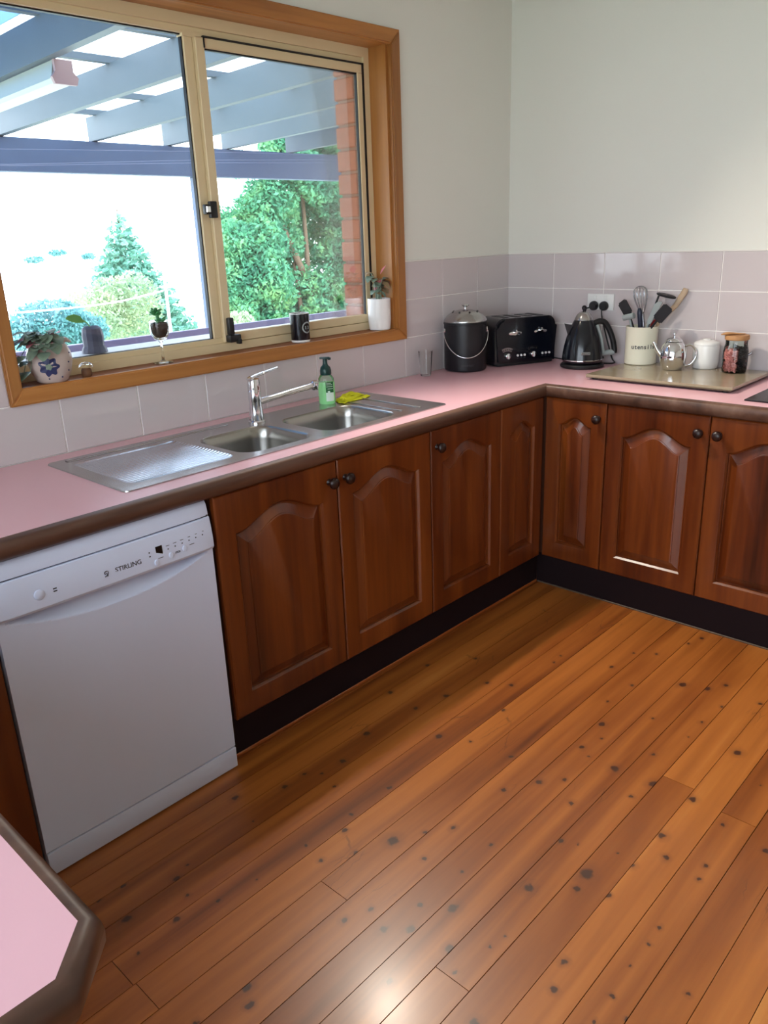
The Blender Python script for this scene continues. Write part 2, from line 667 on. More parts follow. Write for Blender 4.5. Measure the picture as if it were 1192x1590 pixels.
# ---- floor: planks along x
floor = struct('floor', box(B(), (XL - .12, YR - .12, -.14), (.12, .11, -.021)), mat('subfloor', (30, 18, 12), 0.9))
PW = 0.0912
KN = {-4: [(-1.442, -0.661, 0.0085)], -3: [(-2.351, -0.71, 0.009), (-1.663, -0.68, 0.0081)], -2: [(-1.558, -0.841, 0.0106), (-2.035, -0.825, 0.0096), (-2.631, -0.843, 0.0089), (-1.888, -0.784, 0.0087), (-2.226, -0.781, 0.0085), (-2.152, -0.782, 0.0074), (-1.681, -0.811, 0.0071), (-2.796, -0.759, 0.0069), (-1.29, -0.768, 0.0065), (-2.731, -0.765, 0.0057), (-2.117, -0.82, 0.0047), (-2.375, -0.826, 0.0039), (-2.587, -0.826, 0.0036)], -1: [(-2.778, -0.861, 0.0109), (-2.643, -0.91, 0.0052), (-2.132, -0.891, 0.0046), (-1.4, -0.9, 0.008)], 0: [(-1.752, -0.969, 0.0104), (-1.361, -0.973, 0.0088), (-2.701, -0.953, 0.0083), (-2.183, -1.012, 0.0068), (-2.034, -1.016, 0.0067), (-2.342, -1.003, 0.006), (-1.078, -0.998, 0.0058), (-1.133, -1.005, 0.0057), (-2.603, -0.982, 0.0051), (-2.81, -0.969, 0.0044), (-2.501, -0.999, 0.0031)], 1: [(-2.239, -1.04, 0.0073), (-2.354, -1.073, 0.0063), (-2.279, -1.12, 0.0059), (-1.505, -1.04, 0.0058), (-1.711, -1.06, 0.0054)], 2: [(-2.184, -1.165, 0.0149), (-1.693, -1.199, 0.0082), (-1.033, -1.178, 0.0073), (-2.823, -1.206, 0.0065), (-2.107, -1.21, 0.0061), (-0.892, -1.193, 0.0056)], 3: [(-2.704, -1.219, 0.0106), (-2.725, -1.257, 0.0081), (-2.043, -1.254, 0.0076), (-2.446, -1.251, 0.0074), (-1.833, -1.27, 0.0071), (-2.382, -1.275, 0.0067), (-1.098, -1.29, 0.0064), (-2.177, -1.267, 0.0063), (-0.845, -1.26, 0.0062), (-1.241, -1.274, 0.0051)], 4: [(-2.364, -1.384, 0.0114), (-1.738, -1.326, 0.01), (-2.405, -1.336, 0.0098), (-1.37, -1.325, 0.0096), (-1.516, -1.337, 0.0082), (-0.626, -1.339, 0.0071), (-1.683, -1.374, 0.0067), (-2.296, -1.355, 0.0063), (-0.696, -1.316, 0.0057), (-2.03, -1.367, 0.0051), (-2.151, -1.365, 0.0049), (-1.438, -1.359, 0.0047), (-1.541, -1.374, 0.0045)], 5: [(-1.546, -1.46, 0.0128), (-0.988, -1.42, 0.0127), (-2.253, -1.418, 0.0125), (-2.346, -1.483, 0.0102), (-2.494, -1.437, 0.0076), (-1.756, -1.441, 0.0075), (-1.24, -1.431, 0.0059)], 6: [(-1.539, -1.576, 0.0133), (-2.087, -1.52, 0.012), (-0.959, -1.492, 0.0114), (-0.898, -1.533, 0.0086), (-1.901, -1.494, 0.0074), (-1.413, -1.516, 0.0065), (-1.035, -1.572, 0.0061), (-1.627, -1.553, 0.0061), (-1.162, -1.557, 0.0059), (-2.386, -1.529, 0.0046), (-2.241, -1.555, 0.0044), (-2.283, -1.546, 0.0039), (-1.261, -1.557, 0.0036), (-1.882, -1.532, 0.0032)], 7: [(-1.958, -1.6, 0.0175), (-2.451, -1.629, 0.01), (-2.014, -1.607, 0.0077), (-0.939, -1.66, 0.0072), (-1.846, -1.624, 0.0032)], 8: [(-1.245, -1.7, 0.0121), (-1.714, -1.682, 0.0102), (-1.531, -1.684, 0.0102), (-1.783, -1.722, 0.008), (-1.859, -1.672, 0.0079), (-2.21, -1.69, 0.0077), (-1.985, -1.671, 0.0076), (-2.283, -1.708, 0.0074)], 9: [(-1.575, -1.784, 0.0066), (-1.746, -1.807, 0.0061), (-2.218, -1.805, 0.0055), (-1.798, -1.812, 0.0052), (-1.992, -1.803, 0.0048), (-2.048, -1.806, 0.0047), (-2.291, -1.807, 0.0043), (-2.246, -1.852, 0.0039), (-1.353, -1.804, 0.0038), (-2.127, -1.8, 0.003)], 10: [(-2.112, -1.92, 0.0051), (-1.6, -1.9, .008)]}
JO = {0: -2.861, 1: -2.855, 2: -2.40, 6: -2.402, 7: -1.487, 9: -1.53}
FC = [(86, 38, 12), (142, 76, 28), (180, 106, 44), (210, 142, 70)]
KC = [(112, 62, 34), (58, 34, 28)]
plain_floor = wood('floorboard_plain', FC, 'X', 0.36, 34, 9, coat=0.2, rnd=0.30, knots=[(-3.6, -2.2, .01), (-1.2, -2.5, .012)], knot_cols=KC)
row = -6
while True:
    ytop = -1.032 - PW * (row - 1)
    if ytop < YR: break
    if row in KN:
        fm = wood('floorboard_row', FC, 'X', 0.36, 34, 9, coat=0.2, rnd=0.30, knots=KN[row], knot_cols=KC)
    else:
        fm = plain_floor
    cuts = [XL]
    if row in JO:
        cuts.append(JO[row])
    else:
        cuts.append(random.choice([-3.6, -3.9, -3.3]))
    cuts.append(0)
    for a, b in zip(cuts, cuts[1:]):
        jz = random.uniform(-.0006, 0)
        gap = 0.0016 if row not in (6, 9, 4) else 0.0026
        bm = box(B(), (a + .0008, ytop - PW + gap * .5, -.02), (b - .0008, ytop - gap * .5, jz))
        link('floorboard', bm, fm, floor)
    row += 1

# ---- tiles (rows joined to the grid seen in the corner)
ZR = [(.9005, 1.067), (1.067, 1.226), (1.226, 1.382)]


def tiles(wall, along, end, thick, skip=None):
    k = 0
    while k * .26 < end:
        for zi, (z0, z1) in enumerate(ZR):
            a, b = -.26 * (k + 1), -.26 * k
            segs = [(a, b)]
            if along == 'x' and zi > 0:
                if b > WL0 and a < WR0:
                    segs = []
                    if b > WR0: segs.append((WR0, b))
                    if a < WL0: segs.append((a, WL0))
            for s0, s1 in segs:
                if s1 - s0 < .012: continue
                g = .0017
                if along == 'x':
                    bm = box(B(), (s0 + g, -thick, z0 + g), (s1 - g, .0, z1 - g), .0012, 1)
                else:
                    bm = box(B(), (-thick, s0 + g, z0 + g), (0, s1 - g, z1 - g), .0012, 1)
                link('tile', bm, M['tile'], wall)
        k += 1


WL0, WR0 = -2.484, -.780
tiles(wall_left, 'x', 4.6, .007)
tiles(wall_right, 'y', 3.2, .007)
link('grout', box(box(B(), (XL + .01, -.0045, .9), (WL0, -.0005, 1.382)), (WL0, -.0045, .9), (WR0, -.0005, 1.066)) and box(box(box(B(), (XL + .01, -.0045, .9), (WL0, -.0005, 1.382)), (WL0, -.0045, .9), (WR0, -.0005, 1.066)), (WR0, -.0045, .9), (-.0005, -.0005, 1.382)), M['grout'], wall_left)
link('grout', box(B(), (-.0045, -3.2, .9), (-.0005, -.0005, 1.382)), M['grout'], wall_right)
link('tile_cap', box(B(), (WR0, -.0085, 1.381), (-.008, -.0005, 1.386), .001, 1), M['tilecap'], wall_left)
link('tile_cap', box(B(), (-.0085, -3.2, 1.381), (-.0005, -.0005, 1.386), .001, 1), M['tilecap'], wall_right)

# ================================================================== WINDOW
win = thing('window_1', ((WX0 + WX1) / 2, 0, WZ0), kind='structure')
AX0, AX1, AZ0, AZ1 = -2.484, -.780, 1.066, 2.232
ix0, ix1, iz0, iz1 = WX0 + .012, WX1 - .0, WZ0, WZ1


def casing(name, quad, mt):
    bm = prism(B(), [(x, -.022, z) for x, z in quad], (0, .0215, 0))
    bmesh.ops.bevel(bm, geom=[e for e in bm.edges if all(abs(v.co.y + .022) < 1e-5 for v in e.verts)], offset=.005, segments=3, affect='EDGES')
    link(name, bm, mt, win, 40)


cx0, cx1, cz0, cz1 = WX0 - .002, -.833, WZ0, WZ1
casing('casing', [(AX0, AZ0), (AX1, AZ0), (cx1, cz0), (cx0, cz0)], M['framewood'])
casing('casing', [(AX0, AZ1), (cx0, cz1), (cx1, cz1), (AX1, AZ1)], M['framewood'])
casing('casing', [(AX0, AZ0), (cx0, cz0), (cx0, cz1), (AX0, AZ1)], M['framewoodv'])
casing('casing', [(AX1, AZ0), (AX1, AZ1), (cx1, cz1), (cx1, cz0)], M['framewoodv'])
# timber lining of the opening
link('sill_board', box(B(), (WX0, -.001, WZ0 - .018), (WX1, .105, WZ0 - .001)), M['sillwood'], win)
link('head_board', box(B(), (WX0, -.001, WZ1), (WX1, .105, WZ1 + .016)), M['framewood'], win)
link('side_board', box(B(), (WX0 - .014, -.001, WZ0 - .001), (WX0, .105, WZ1)), M['framewoodv'], win)
link('side_board', box(B(), (WX1, -.001, WZ0 - .001), (WX1 + .014, .105, WZ1)), M['framewoodv'], win)
# aluminium outer frame
FY0, FY1 = .088, .135
bm = B()
box(bm, (WX0, FY0, WZ0 - .001), (WX1, FY1, WZ0 + .028))
box(bm, (WX0, FY0 + .014, WZ0 + .028), (WX1, FY1, WZ0 + .046))
box(bm, (WX0, FY0, WZ1 - .034), (WX1, FY1, WZ1))
box(bm, (WX0, FY0 + .012, WZ1 - .054), (WX1, FY1, WZ1 - .034))
box(bm, (WX0, FY0, WZ0 + .028), (WX0 + .03, FY1, WZ1 - .034))
box(bm, (WX1 - .028, FY0, WZ0 + .028), (WX1, FY1, WZ1 - .034))
box(bm, (-1.692, FY0 + .010, WZ1 - .0625), (-1.612, FY1 - .004, WZ1 - .048))
link('frame', bm, M['alum'], win)
# fixed left pane with its meeting stile
MX = -1.652
link('stile', box(B(), (MX - .034, FY0 + .016, WZ0 + .046), (MX, FY1 - .004, WZ1 - .05), .002, 1), M['alum'], win)
link('pane', box(B(), (WX0 + .03, .121, WZ0 + .046), (MX - .034, .125, WZ1 - .05)), M['pane'], win)
bm = B()
box(bm, (MX - .038, .112, WZ0 + .046), (MX - .034, .127, WZ1 - .054))
box(bm, (WX0 + .03, .112, WZ1 - .058), (MX - .034, .127, WZ1 - .054))
box(bm, (WX0 + .03, .112, WZ0 + .046), (MX - .034, .127, WZ0 + .048))
link('glazing_bead', bm, M['gasket'], win)
# sliding right sash
sx0, sx1, sz0, sz1 = MX + .002, WX1 - .036, WZ0 + .03, WZ1 - .060
sash = link('sash', box(B(), (sx0, FY0 + .002, sz0), (sx0 + .034, FY0 + .026, sz1), .002, 1), M['alum'], win)
for nm, a, b in (('sash_rail', (sx0 + .034, sz0), (sx1, sz0 + .032)), ('sash_rail', (sx0 + .034, sz1 - .030), (sx1, sz1)), ('sash_rail', (sx1 - .026, sz0 + .032), (sx1, sz1 - .030))):
    link(nm, box(B(), (a[0], FY0 + .004, a[1]), (b[0], FY0 + .026, b[1]), .0015, 1), M['alum'], sash)
gx0, gx1, gz0, gz1 = sx0 + .034, sx1 - .026, sz0 + .032, sz1 - .030
link('pane', box(B(), (gx0, FY0 + .014, gz0), (gx1, FY0 + .018, gz1)), M['pane'], sash)
bm = B()
box(bm, (gx0, FY0 + .008, gz1 - .005), (gx1, FY0 + .02, gz1))
box(bm, (gx1 - .003, FY0 + .008, gz0), (gx1, FY0 + .02, gz1))
box(bm, (sx0 + .03, FY0 - .001, sz1), (sx1 + .006, FY0 + .02, sz1 + .005))
box(bm, (sx1, FY0 - .001, sz0), (sx1 + .006, FY0 + .02, sz1))
box(bm, (sx0 + .03, FY0 - .0005, sz1 - .03), (sx0 + .035, FY0 + .02, sz1))
link('seal', bm, M['gasket'], sash)
# latches
la = link('latch', box(box(B(), (-1.668, .072, 1.568), (-1.640, .0895, 1.622), .003), (-1.690, .070, 1.580), (-1.664, .089, 1.612), .003), M['blackpl'], win, 40)
link('latch_plate', box(B(), (-1.688, .066, 1.586), (-1.672, .0705, 1.606), .001, 1), M['chrome'], la)
link('latch', box(box(box(B(), (-1.648, .058, 1.146), (-1.600, .088, 1.172), .004), (-1.644, .064, 1.172), (-1.622, .084, 1.232), .004), (-1.618, .050, 1.138), (-1.604, .07, 1.156), .003), M['blackpl'], win, 40)

# outer brick reveal, one brick per course, and the outer sill
bm = box(B(), (WX1 - .034, .137, 1.0), (-.2, .235, 3.0))
link('mortar', bm, M['mortar'], wall_left)
for k in range(20):
    z = 1.04 + k * .088
    x0 = -.889 + random.uniform(-.004, .004)
    link('brick', box(B(), (x0, .132, z), (-.66, .243, z + .077), .004, 1), M['brick'], wall_left)
link('outer_sill', box(B(), (WX0 - .1, .137, 1.06), (-.884, .31, 1.155)), M['deck'], wall_left)
link('outer_brickwork', box(B(), (-5, .115, -1.5), (WX0 - .1, .235, 2.6)), M['brick'], wall_left)
link('outer_brickwork', box(B(), (WX0 - .1, .115, 2.2), (-.892, .235, 2.6)), M['brick'], wall_left)
link('outer_brickwork', box(B(), (WX0 - .1, .115, -1.5), (3, .235, 1.0)), M['brick'], wall_left)
link('outer_brickwork', box(B(), (-.2, .115, 1.0), (3, .235, 3.0)), M['brick'], wall_left)

# ================================================================== WORKTOP
TOP = .9
FR = -.60
wt = thing('worktop', (-1.8, -.3, .86), 'pink laminate worktop with brown timber edge running around the corner', 'worktop')
PX = -3.178
poly = [(-.0075, -.0075), (-.0075, -3.2), (FR, -3.2), (FR, FR), (PX, FR), (PX, -1.712), (-3.221, -1.756), (-4.235, -1.756), (-4.235, -.0075)]
hole = [(-2.425, -.51), (-1.16, -.51), (-1.16, -.105), (-2.425, -.105)]
bm = B()
ov = [bm.verts.new((x, y, TOP)) for x, y in poly]
hv = [bm.verts.new((x, y, TOP)) for x, y in hole]
es = [bm.edges.new((l[i], l[(i + 1) % len(l)])) for l in (ov, hv) for i in range(len(l))]
bmesh.ops.triangle_fill(bm, use_beauty=True, edges=es)
r = bmesh.ops.extrude_face_region(bm, geom=list(bm.faces))
for v in r['geom']:
    if isinstance(v, bmesh.types.BMVert): v.co.z -= .032
link('laminate_top', bm, M['pink'], wt)


def sweep_edge(path, prof, mt, parent, name):
    """prof = [(outward, z)], path open polyline with mitred corners, outward is to the right of travel"""
    bm = B()
    P = [Vector((x, y, 0)) for x, y in path]
    rings = []
    for i, p in enumerate(P):
        d0 = (P[i] - P[i - 1]).normalized() if i else (P[1] - P[0]).normalized()
        d1 = (P[i + 1] - P[i]).normalized() if i < len(P) - 1 else d0
        n0 = Vector((d0.y, -d0.x, 0)); n1 = Vector((d1.y, -d1.x, 0))
        n = (n0 + n1).normalized()
        s = 1 / max(.3, n.dot(n0))
        rings.append([bm.verts.new(p + n * s * o + Vector((0, 0, z))) for o, z in prof])
    k = len(prof)
    for a, b in zip(rings, rings[1:]):
        for i in range(k):
            j = (i + 1) % k
            bm.faces.new((a[i], a[j], b[j], b[i]))
    bm.faces.new(rings[0]); bm.faces.new(rings[-1][::-1])
    return link(name, bm, mt, parent, 50)


eprof = [(0, TOP), (.006, TOP), (.013, TOP - .003), (.018, TOP - .009), (.020, TOP - .020), (.019, TOP - .034), (.014, TOP - .044), (.008, TOP - .051), (0, TOP - .051)]
eprof2 = [(0, TOP)] + [(o, z) for o, z in eprof[1:-1]] + [(0, TOP - .051)]
pth = [(-4.235, -1.756), (-3.221, -1.756), (PX, -1.712), (PX, FR), (FR, FR), (FR, -3.2)]
sweep_edge(pth, eprof2, M['edge'], wt, 'timber_edge')

# ================================================================== CABINETS
DZ0, DZ1 = .152, .847


def arch(t, h):
    """cathedral arch, t in 0..1 across the opening"""
    u = abs(2 * t - 1)
    if u > .93: return 0
    return h * (0.5 + 0.5 * cos(pi * (u / .93))) ** .82


def make_door(parent, o, r, wdt, knob_side, horiz, inset=.0, lab=None):
    """o = lower left corner on the door's back plane, r = unit vector to the right; outward normal n = r x up turned to the room"""
    r = Vector(r); up = Vector((0, 0, 1)); n = r.cross(up)
    o = Vector(o)
    H = DZ1 - DZ0
    T = .02
    P = lambda x, z, d: o + r * x + up * z + n * d
    st = min(.060, wdt * .24)
    bt = .07
    h = min(.05, (wdt - 2 * st) * .22)
    topz = H - .068 - h
    NB, NS, NT = 8, 10, 28

    def loop(off):
        x0, x1 = st + off, wdt - st - off
        z0 = bt + off
        pts = []
        for i in range(NB): pts.append((x0 + (x1 - x0) * i / NB, z0))
        for i in range(NS): pts.append((x1, z0 + (topz - off - z0) * i / NS))
        for i in range(NT):
            t = 1 - i / NT
            pts.append((x0 + (x1 - x0) * t, topz - off + arch(t, h)))
        for i in range(NS): pts.append((x0, topz - off - (topz - off - z0) * i / NS))
        return pts
    inner = loop(0)
    # outer rectangle matched point by point
    outer = []
    for i, (x, z) in enumerate(inner):
        if i < NB: outer.append((wdt * i / NB, 0))
        elif i < NB + NS: outer.append((wdt, H * (i - NB) / NS))
        elif i < NB + NS + NT: outer.append((wdt * (1 - (i - NB - NS) / NT), H))
        else: outer.append((0, H * (1 - (i - NB - NS - NT) / NS)))

    def loft(layers, fill_last=False, fill_first=False):
        bm = B()
        rings = [[bm.verts.new(P(x, z, d)) for x, z in pts] for pts, d in layers]
        for a, b in zip(rings, rings[1:]):
            for i in range(len(a)):
                j = (i + 1) % len(a)
                bm.faces.new((a[i], a[j], b[j], b[i]))
        if fill_last: bm.faces.new(rings[-1])
        if fill_first: bm.faces.new(rings[0])
        return bm

    def shrink(pts, s, cxy=None):
        return [(min(max(x, s), wdt - s), min(max(z, s), H - s)) for x, z in pts]
    door = link('door', loft([(inner, .002), (outer, .002), (outer, T - .004), (shrink(outer, .004), T), (shrink(inner, 0), T), (loop(.002), T - .0005), (loop(.008), T - .008), (loop(.009), .004)]), M['cab'], parent, 25)
    if lab: door['label'] = lab
    # raised panel
    link('panel', loft([(loop(.004), .003), (loop(.009), .0055), (loop(.014), .0055), (loop(.040), .0150), (loop(.0405), .0178), (loop(.044), .0190)], True), M['cab'], door, 18)
    # bottom-rail highlight bevel is part of the frame; turned knob
    kx = wdt - .032 if knob_side > 0 else .032
    mt = face_mtx(P(kx, H - .062, T - .001), r, up)
    link('knob', lathe(B(), [(0, 0), (.012, 0), (.0085, .004), (.0075, .010), (.012, .014), (.0175, .020), (.0185, .026), (.015, .032), (.008, .035), (0, .036)], mtx=mt, seg=24), M['knobwood'], door, 50)
    return door


DY = -.585     # back plane of the left-run doors


def carcass(parent, a, b):
    return link('body', box(B(), a, b), M['cabinside'], parent)


# sink cabinet
E1, E2, E3, E4 = -2.243, -1.785, -1.335, -.912
c1 = thing('base_cabinet', ((E1 + E3) / 2, -.3, .15), 'double timber cabinet under the sink, right of the dishwasher', 'cabinet')
bm = B()
for a_, b_ in (((E1 + .002, DY + .002, DZ0), (E1 + .018, -.02, .847)), ((E3 - .018, DY + .002, DZ0), (E3 - .002, -.02, .847)), ((E1 + .018, DY + .002, DZ0), (E3 - .018, -.02, DZ0 + .016)), ((E1 + .018, DY + .002, .83), (E3 - .018, DY + .05, .847)), ((E1 + .018, -.03, DZ0 + .016), (E3 - .018, -.02, .847))):
    box(bm, a_, b_)
link('body', bm, M['cabinside'], c1)
make_door(c1, (E1 + .002, DY, DZ0), (1, 0, 0), E2 - E1 - .004, +1, 'X')
make_door(c1, (E2 + .002, DY, DZ0), (1, 0, 0), E3 - E2 - .004, -1, 'X')
c2 = thing('base_cabinet', ((E3 + E4) / 2, -.3, .15), 'single timber cabinet door between the sink cabinet and the corner', 'cabinet')
carcass(c2, (E3 + .002, DY + .002, DZ0), (E4 - .002, -.02, .847))
make_door(c2, (E3 + .002, DY, DZ0), (1, 0, 0), E4 - E3 - .004, -1, 'X')
c3 = thing('base_cabinet', (-.3, -.3, .15), 'timber corner cabinet with two narrow doors meeting at the inside corner', 'cabinet')
bm = box(B(), (E4 + .002, DY + .002, DZ0), (-.02, -.02, .847))
box(bm, (DY + .002, -.880, DZ0), (-.02, DY + .001, .847))
link('body', bm, M['cabinside'], c3)
make_door(c3, (E4 + .002, DY, DZ0), (1, 0, 0), -.613 - (E4 + .002), +1, 'X')
# remove the knob of the folding half (only one of the pair has it)
_d = c3.children[-1]
for ch in list(_d.children):
    if ch.name.startswith('knob'): bpy.data.objects.remove(ch)
make_door(c3, (DY, -.610, DZ0), (0, -1, 0), .882 - .610 - .002, +1, 'Y')
c4 = thing('base_cabinet', (-.3, -1.28, .15), 'double timber cabinet of the right run below the stone board', 'cabinet')
carcass(c4, (DY + .002, -1.68, DZ0), (-.02, -.884, .847))
make_door(c4, (DY, -.884, DZ0), (0, -1, 0), .396, +1, 'Y')
make_door(c4, (DY, -1.284, DZ0), (0, -1, 0), .396, -1, 'Y')
c5 = thing('base_cabinet', (-.3, -2.1, .15), 'timber cabinet of the right run beyond the frame edge, under the cooktop', 'cabinet')
carcass(c5, (DY + .002, -2.48, DZ0), (-.02, -1.684, .847))
make_door(c5, (DY, -1.684, DZ0), (0, -1, 0), .396, +1, 'Y')
make_door(c5, (DY, -2.084, DZ0), (0, -1, 0), .396, -1, 'Y')

# plinths
struct('baseboard_left', box(B(), (E1 + .002, -.562, 0), (-.562, -.545, .150)), M['kick'])
struct('baseboard_right', box(B(), (-.561, -3.2, 0), (-.545, -.562, .150)), M['kick'])
struct('trim_1', box(B(), (E1, -.568, 0), (-.568, -.5625, .012), .002, 1), M['cabh'])
struct('trim_2', box(B(), (-.5665, -3.2, 0), (-.5615, -.5685, .006), .001, 1), M['boardedge'])

# peninsula cabinet and the filler left of the dishwasher
pc = thing('peninsula_cabinet', (-3.8, -1.1, 0), 'timber end panels of the peninsula below its chamfered pink top', 'cabinet')
pts = [(-3.195, -.60), (-3.195, -1.70), (-3.235, -1.74), (-4.235, -1.74), (-4.235, -.60)]
link('body', prism(B(), [(x, y, 0) for x, y in pts], (0, 0, .847)), M['cab'], pc)
fp = link('filler_panel', box(B(), (-3.175, -.59, 0), (-2.842, -.57, .847)), M['cab'])
tag(fp, 'plain timber filler panel at the left of the dishwasher', 'panel')

# ================================================================== DISHWASHER
dw = thing('dishwasher', (-2.54, -.35, 0), 'white freestanding dishwasher with a control panel under the worktop', 'dishwasher')
X0, X1 = -2.836, -2.257
link('body', box(B(), (X0 + .004, -.575, .03), (X1 - .004, -.04, .852)), M['white'], dw)
# door: grid with the scooped grip
bm = B()
nx, nz = 64, 48
zt, zb = .7065, .074
rows_ = []
xc, hw = (X0 + X1) / 2, (X1 - X0) / 2 - .012
zs = [zb + (zt - zb) * (j / 14) * .87 for j in range(14)] + [zb + (zt - zb) * (.87 + .13 * j / 33) for j in range(34)]
for z in zs:
    rr_ = []
    for i in range(nx + 1):
        x = X0 + (X1 - X0) * i / nx
        u = (x - xc) / hw
        zc = .7065 - .050 * max(0, 1 - u * u) ** .9
        y = -.600
        if z > zc and abs(u) < 1:
            t = (z - zc) / max(.7065 - zc, .004)
            y += .034 * (t ** .7) * min(1, (.7065 - zc) / .02)
        y -= .004 * (1 - ((x - xc) / ((X1 - X0) / 2)) ** 2)
        rr_.append(bm.verts.new((x, y, z)))
    rows_.append(rr_)
for a, b in zip(rows_, rows_[1:]):
    for i in range(nx):
        bm.faces.new((a[i], a[i + 1], b[i + 1], b[i]))
# side and bottom returns
for col in (0, nx):
    vs_ = [r_[col] for r_ in rows_]
    bk = [bm.verts.new((v.co.x, -.576, v.co.z)) for v in vs_]
    for i in range(len(vs_) - 1):
        bm.faces.new((vs_[i], vs_[i + 1], bk[i + 1], bk[i]))
bk = [bm.verts.new((v.co.x, -.576, v.co.z)) for v in rows_[0]]
for i in range(nx): bm.faces.new((rows_[0][i], rows_[0][i + 1], bk[i + 1], bk[i]))
door = link('door', bm, M['white'], dw, 35)
# control panel with convex front
def strip(zlo, zhi, prof, name):
    bm = B()
    n = 20
    rings = []
    for i in range(n + 1):
        x = X0 + (X1 - X0) * i / n
        e = .004 * (1 - ((x - xc) / ((X1 - X0) / 2)) ** 2)
        edge = .004 if i in (0, n) else 0
        rings.append([bm.verts.new((x, y - e + edge if y < -.58 else y, z)) for y, z in prof])
    for a, b in zip(rings, rings[1:]):
        for i in range(len(prof) - 1):
            bm.faces.new((a[i], a[i + 1], b[i + 1], b[i]))
    bm.faces.new(rings[0]); bm.faces.new(rings[-1][::-1])
    return link(name, bm, M['white'], dw, 30)
cp = strip(0, 0, [(-.576, .7075), (-.602, .7075), (-.609, .709), (-.613, .716), (-.612, .74), (-.609, .77), (-.604, .797), (-.601, .799), (-.576, .799)], 'control_panel')
strip(0, 0, [(-.576, .8025), (-.600, .8025), (-.600, .806), (-.596, .83), (-.588, .843), (-.576, .850)], 'top_strip')
link('gap_line', box(B(), (X0 + .003, -.597, .797), (X1 - .003, -.576, .804)), M['gap'], dw)
pl = link('plinth', box(B(), (X0, -.604, .004), (X1, -.575, .070), .003), M['white'], dw, 40)
link('gap_line', box(B(), (X0 + .003, -.596, .068), (X1 - .003, -.576, .076)), M['gap'], dw)


def on_panel(x, z):
    # a point on the convex front
    t = (z - .716) / (.797 - .716)
    y = -.613 + .009 * t ** 1.4 - .004 * (1 - ((x - xc) / ((X1 - X0) / 2)) ** 2)
    return Vector((x, y, z))


UPV = Vector((0, .07, 1)).normalized()
def pmtx(x, z, off=.0006):
    q = on_panel(x, z)
    return face_mtx(q + Vector((0, -off, 0)), (1, 0, 0), UPV)


textobj('lettering', 'STIRLING', .0165, pmtx(-2.513, .7445), M['ink'], cp, width=1.05)
bm = B()
t = bmesh.new()
# small double-hook emblem left of the name
em = pmtx(-2.574, .7445, .0008)
tube(t, [em @ Vector((.0035, .006, 0)), em @ Vector((-.002, .005, 0)), em @ Vector((-.0035, .001, 0)), em @ Vector((-.001, -.001, 0))], .0013, 6)
tube(t, [em @ Vector((-.0035, -.007, 0)), em @ Vector((.0025, -.005, 0)), em @ Vector((.0035, -.001, 0)), em @ Vector((.001, .001, 0))], .0013, 6)
tube(t, [em @ Vector((.0055, .006, 0)), em @ Vector((.0070, 0, 0)), em @ Vector((.0035, -.008, 0))], .0009, 6)
link('emblem', t, M['ink'], cp)
em_ = pmtx(-2.424, .757, .0004)
link('display', box(B(), (-.0095, -.0115, -.0004), (.0095, .0115, .0006), mtx=em_), M['display'], cp)


def dots(lst, name, mt, w_, h_):
    for x, z in lst:
        link(name, box(B(), (-w_, -h_, -.0003), (w_, h_, .0004), mtx=pmtx(x, z)), mt, cp)


ind = [(-2.398 + .0215 * i, .7525 + .0012 * i) for i in range(6)]
dots(ind, 'indicator', M['ink'], .0017, .0017)
dots([(x, z + .009) for x, z in ind], 'caption', M['ink'], .0052, .0008)
dots([(-2.452, .759), (-2.452, .749)], 'indicator', M['ink'], .002, .0018)
dots([(-2.423, .737), (-2.372, .738), (-2.372, .735), (-2.327, .744)], 'caption', M['ink'], .0075, .0008)
dots([(-2.700, .751), (-2.700, .745)], 'caption', M['ink'], .0045, .0016)
for x, z, rr_ in ((-2.437, .728, .0082), (-2.393, .734, .0082), (-2.351, .740, .0082), (-2.737, .748, .0125)):
    link('button', lathe(B(), [(rr_, -.001), (rr_, .002), (rr_ * .85, .0034), (0, .0042)], mtx=pmtx(x, z, .0), seg=20, sx=.72 if rr_ < .01 else 1), M['white'], cp, 40)

# ================================================================== SINK
sk = thing('sink', (-1.8, -.31, .9), 'stainless steel double bowl sink with ribbed drainer', 'sink')
SX0, SX1, SYF, SYB = -2.447, -1.148, -.532, -.088
BW = [(-2.035, -1.752, -.495, -.215), (-1.700, -1.360, -.495, -.215)]


def rrect(x0, x1, y0, y1, r, n=6):
    pts = []
    for cx_, cy_, a0 in ((x1 - r, y0 + r, -90), (x1 - r, y1 - r, 0), (x0 + r, y1 - r, 90), (x0 + r, y0 + r, 180)):
        for k in range(n + 1):
            a = math.radians(a0 + 90 * k / n)
            pts.append((cx_ + r * cos(a), cy_ + r * sin(a)))
    return pts


bm = B()
rim = rrect(SX0, SX1, SYF, SYB, .018, 4)
ZT = TOP + .0035
loops = []
v_out = [bm.verts.new((x, y, ZT)) for x, y in rim]
DR = (-2.405, -2.062, -.482, -.155)
dp = rrect(*DR, .03, 5)
v_dr = [bm.verts.new((x, y, ZT)) for x, y in dp]
vb = []
for b4 in BW:
    vb.append([bm.verts.new((x, y, ZT)) for x, y in rrect(*b4, .062, 8)])
es = []
for l in [v_out, v_dr] + vb:
    for i in range(len(l)): es.append(bm.edges.new((l[i], l[(i + 1) % len(l)])))
bmesh.ops.triangle_fill(bm, use_beauty=True, edges=es)
lo = [bm.verts.new((x + (.002 if x > -1.8 else -.002), y, TOP + .0003)) for x, y in rim]
for i in range(len(lo)):
    j = (i + 1) % len(lo)
    bm.faces.new((v_out[i], v_out[j], lo[j], lo[i]))
rimo = link('rim', bm, M['steel'], sk, 30)
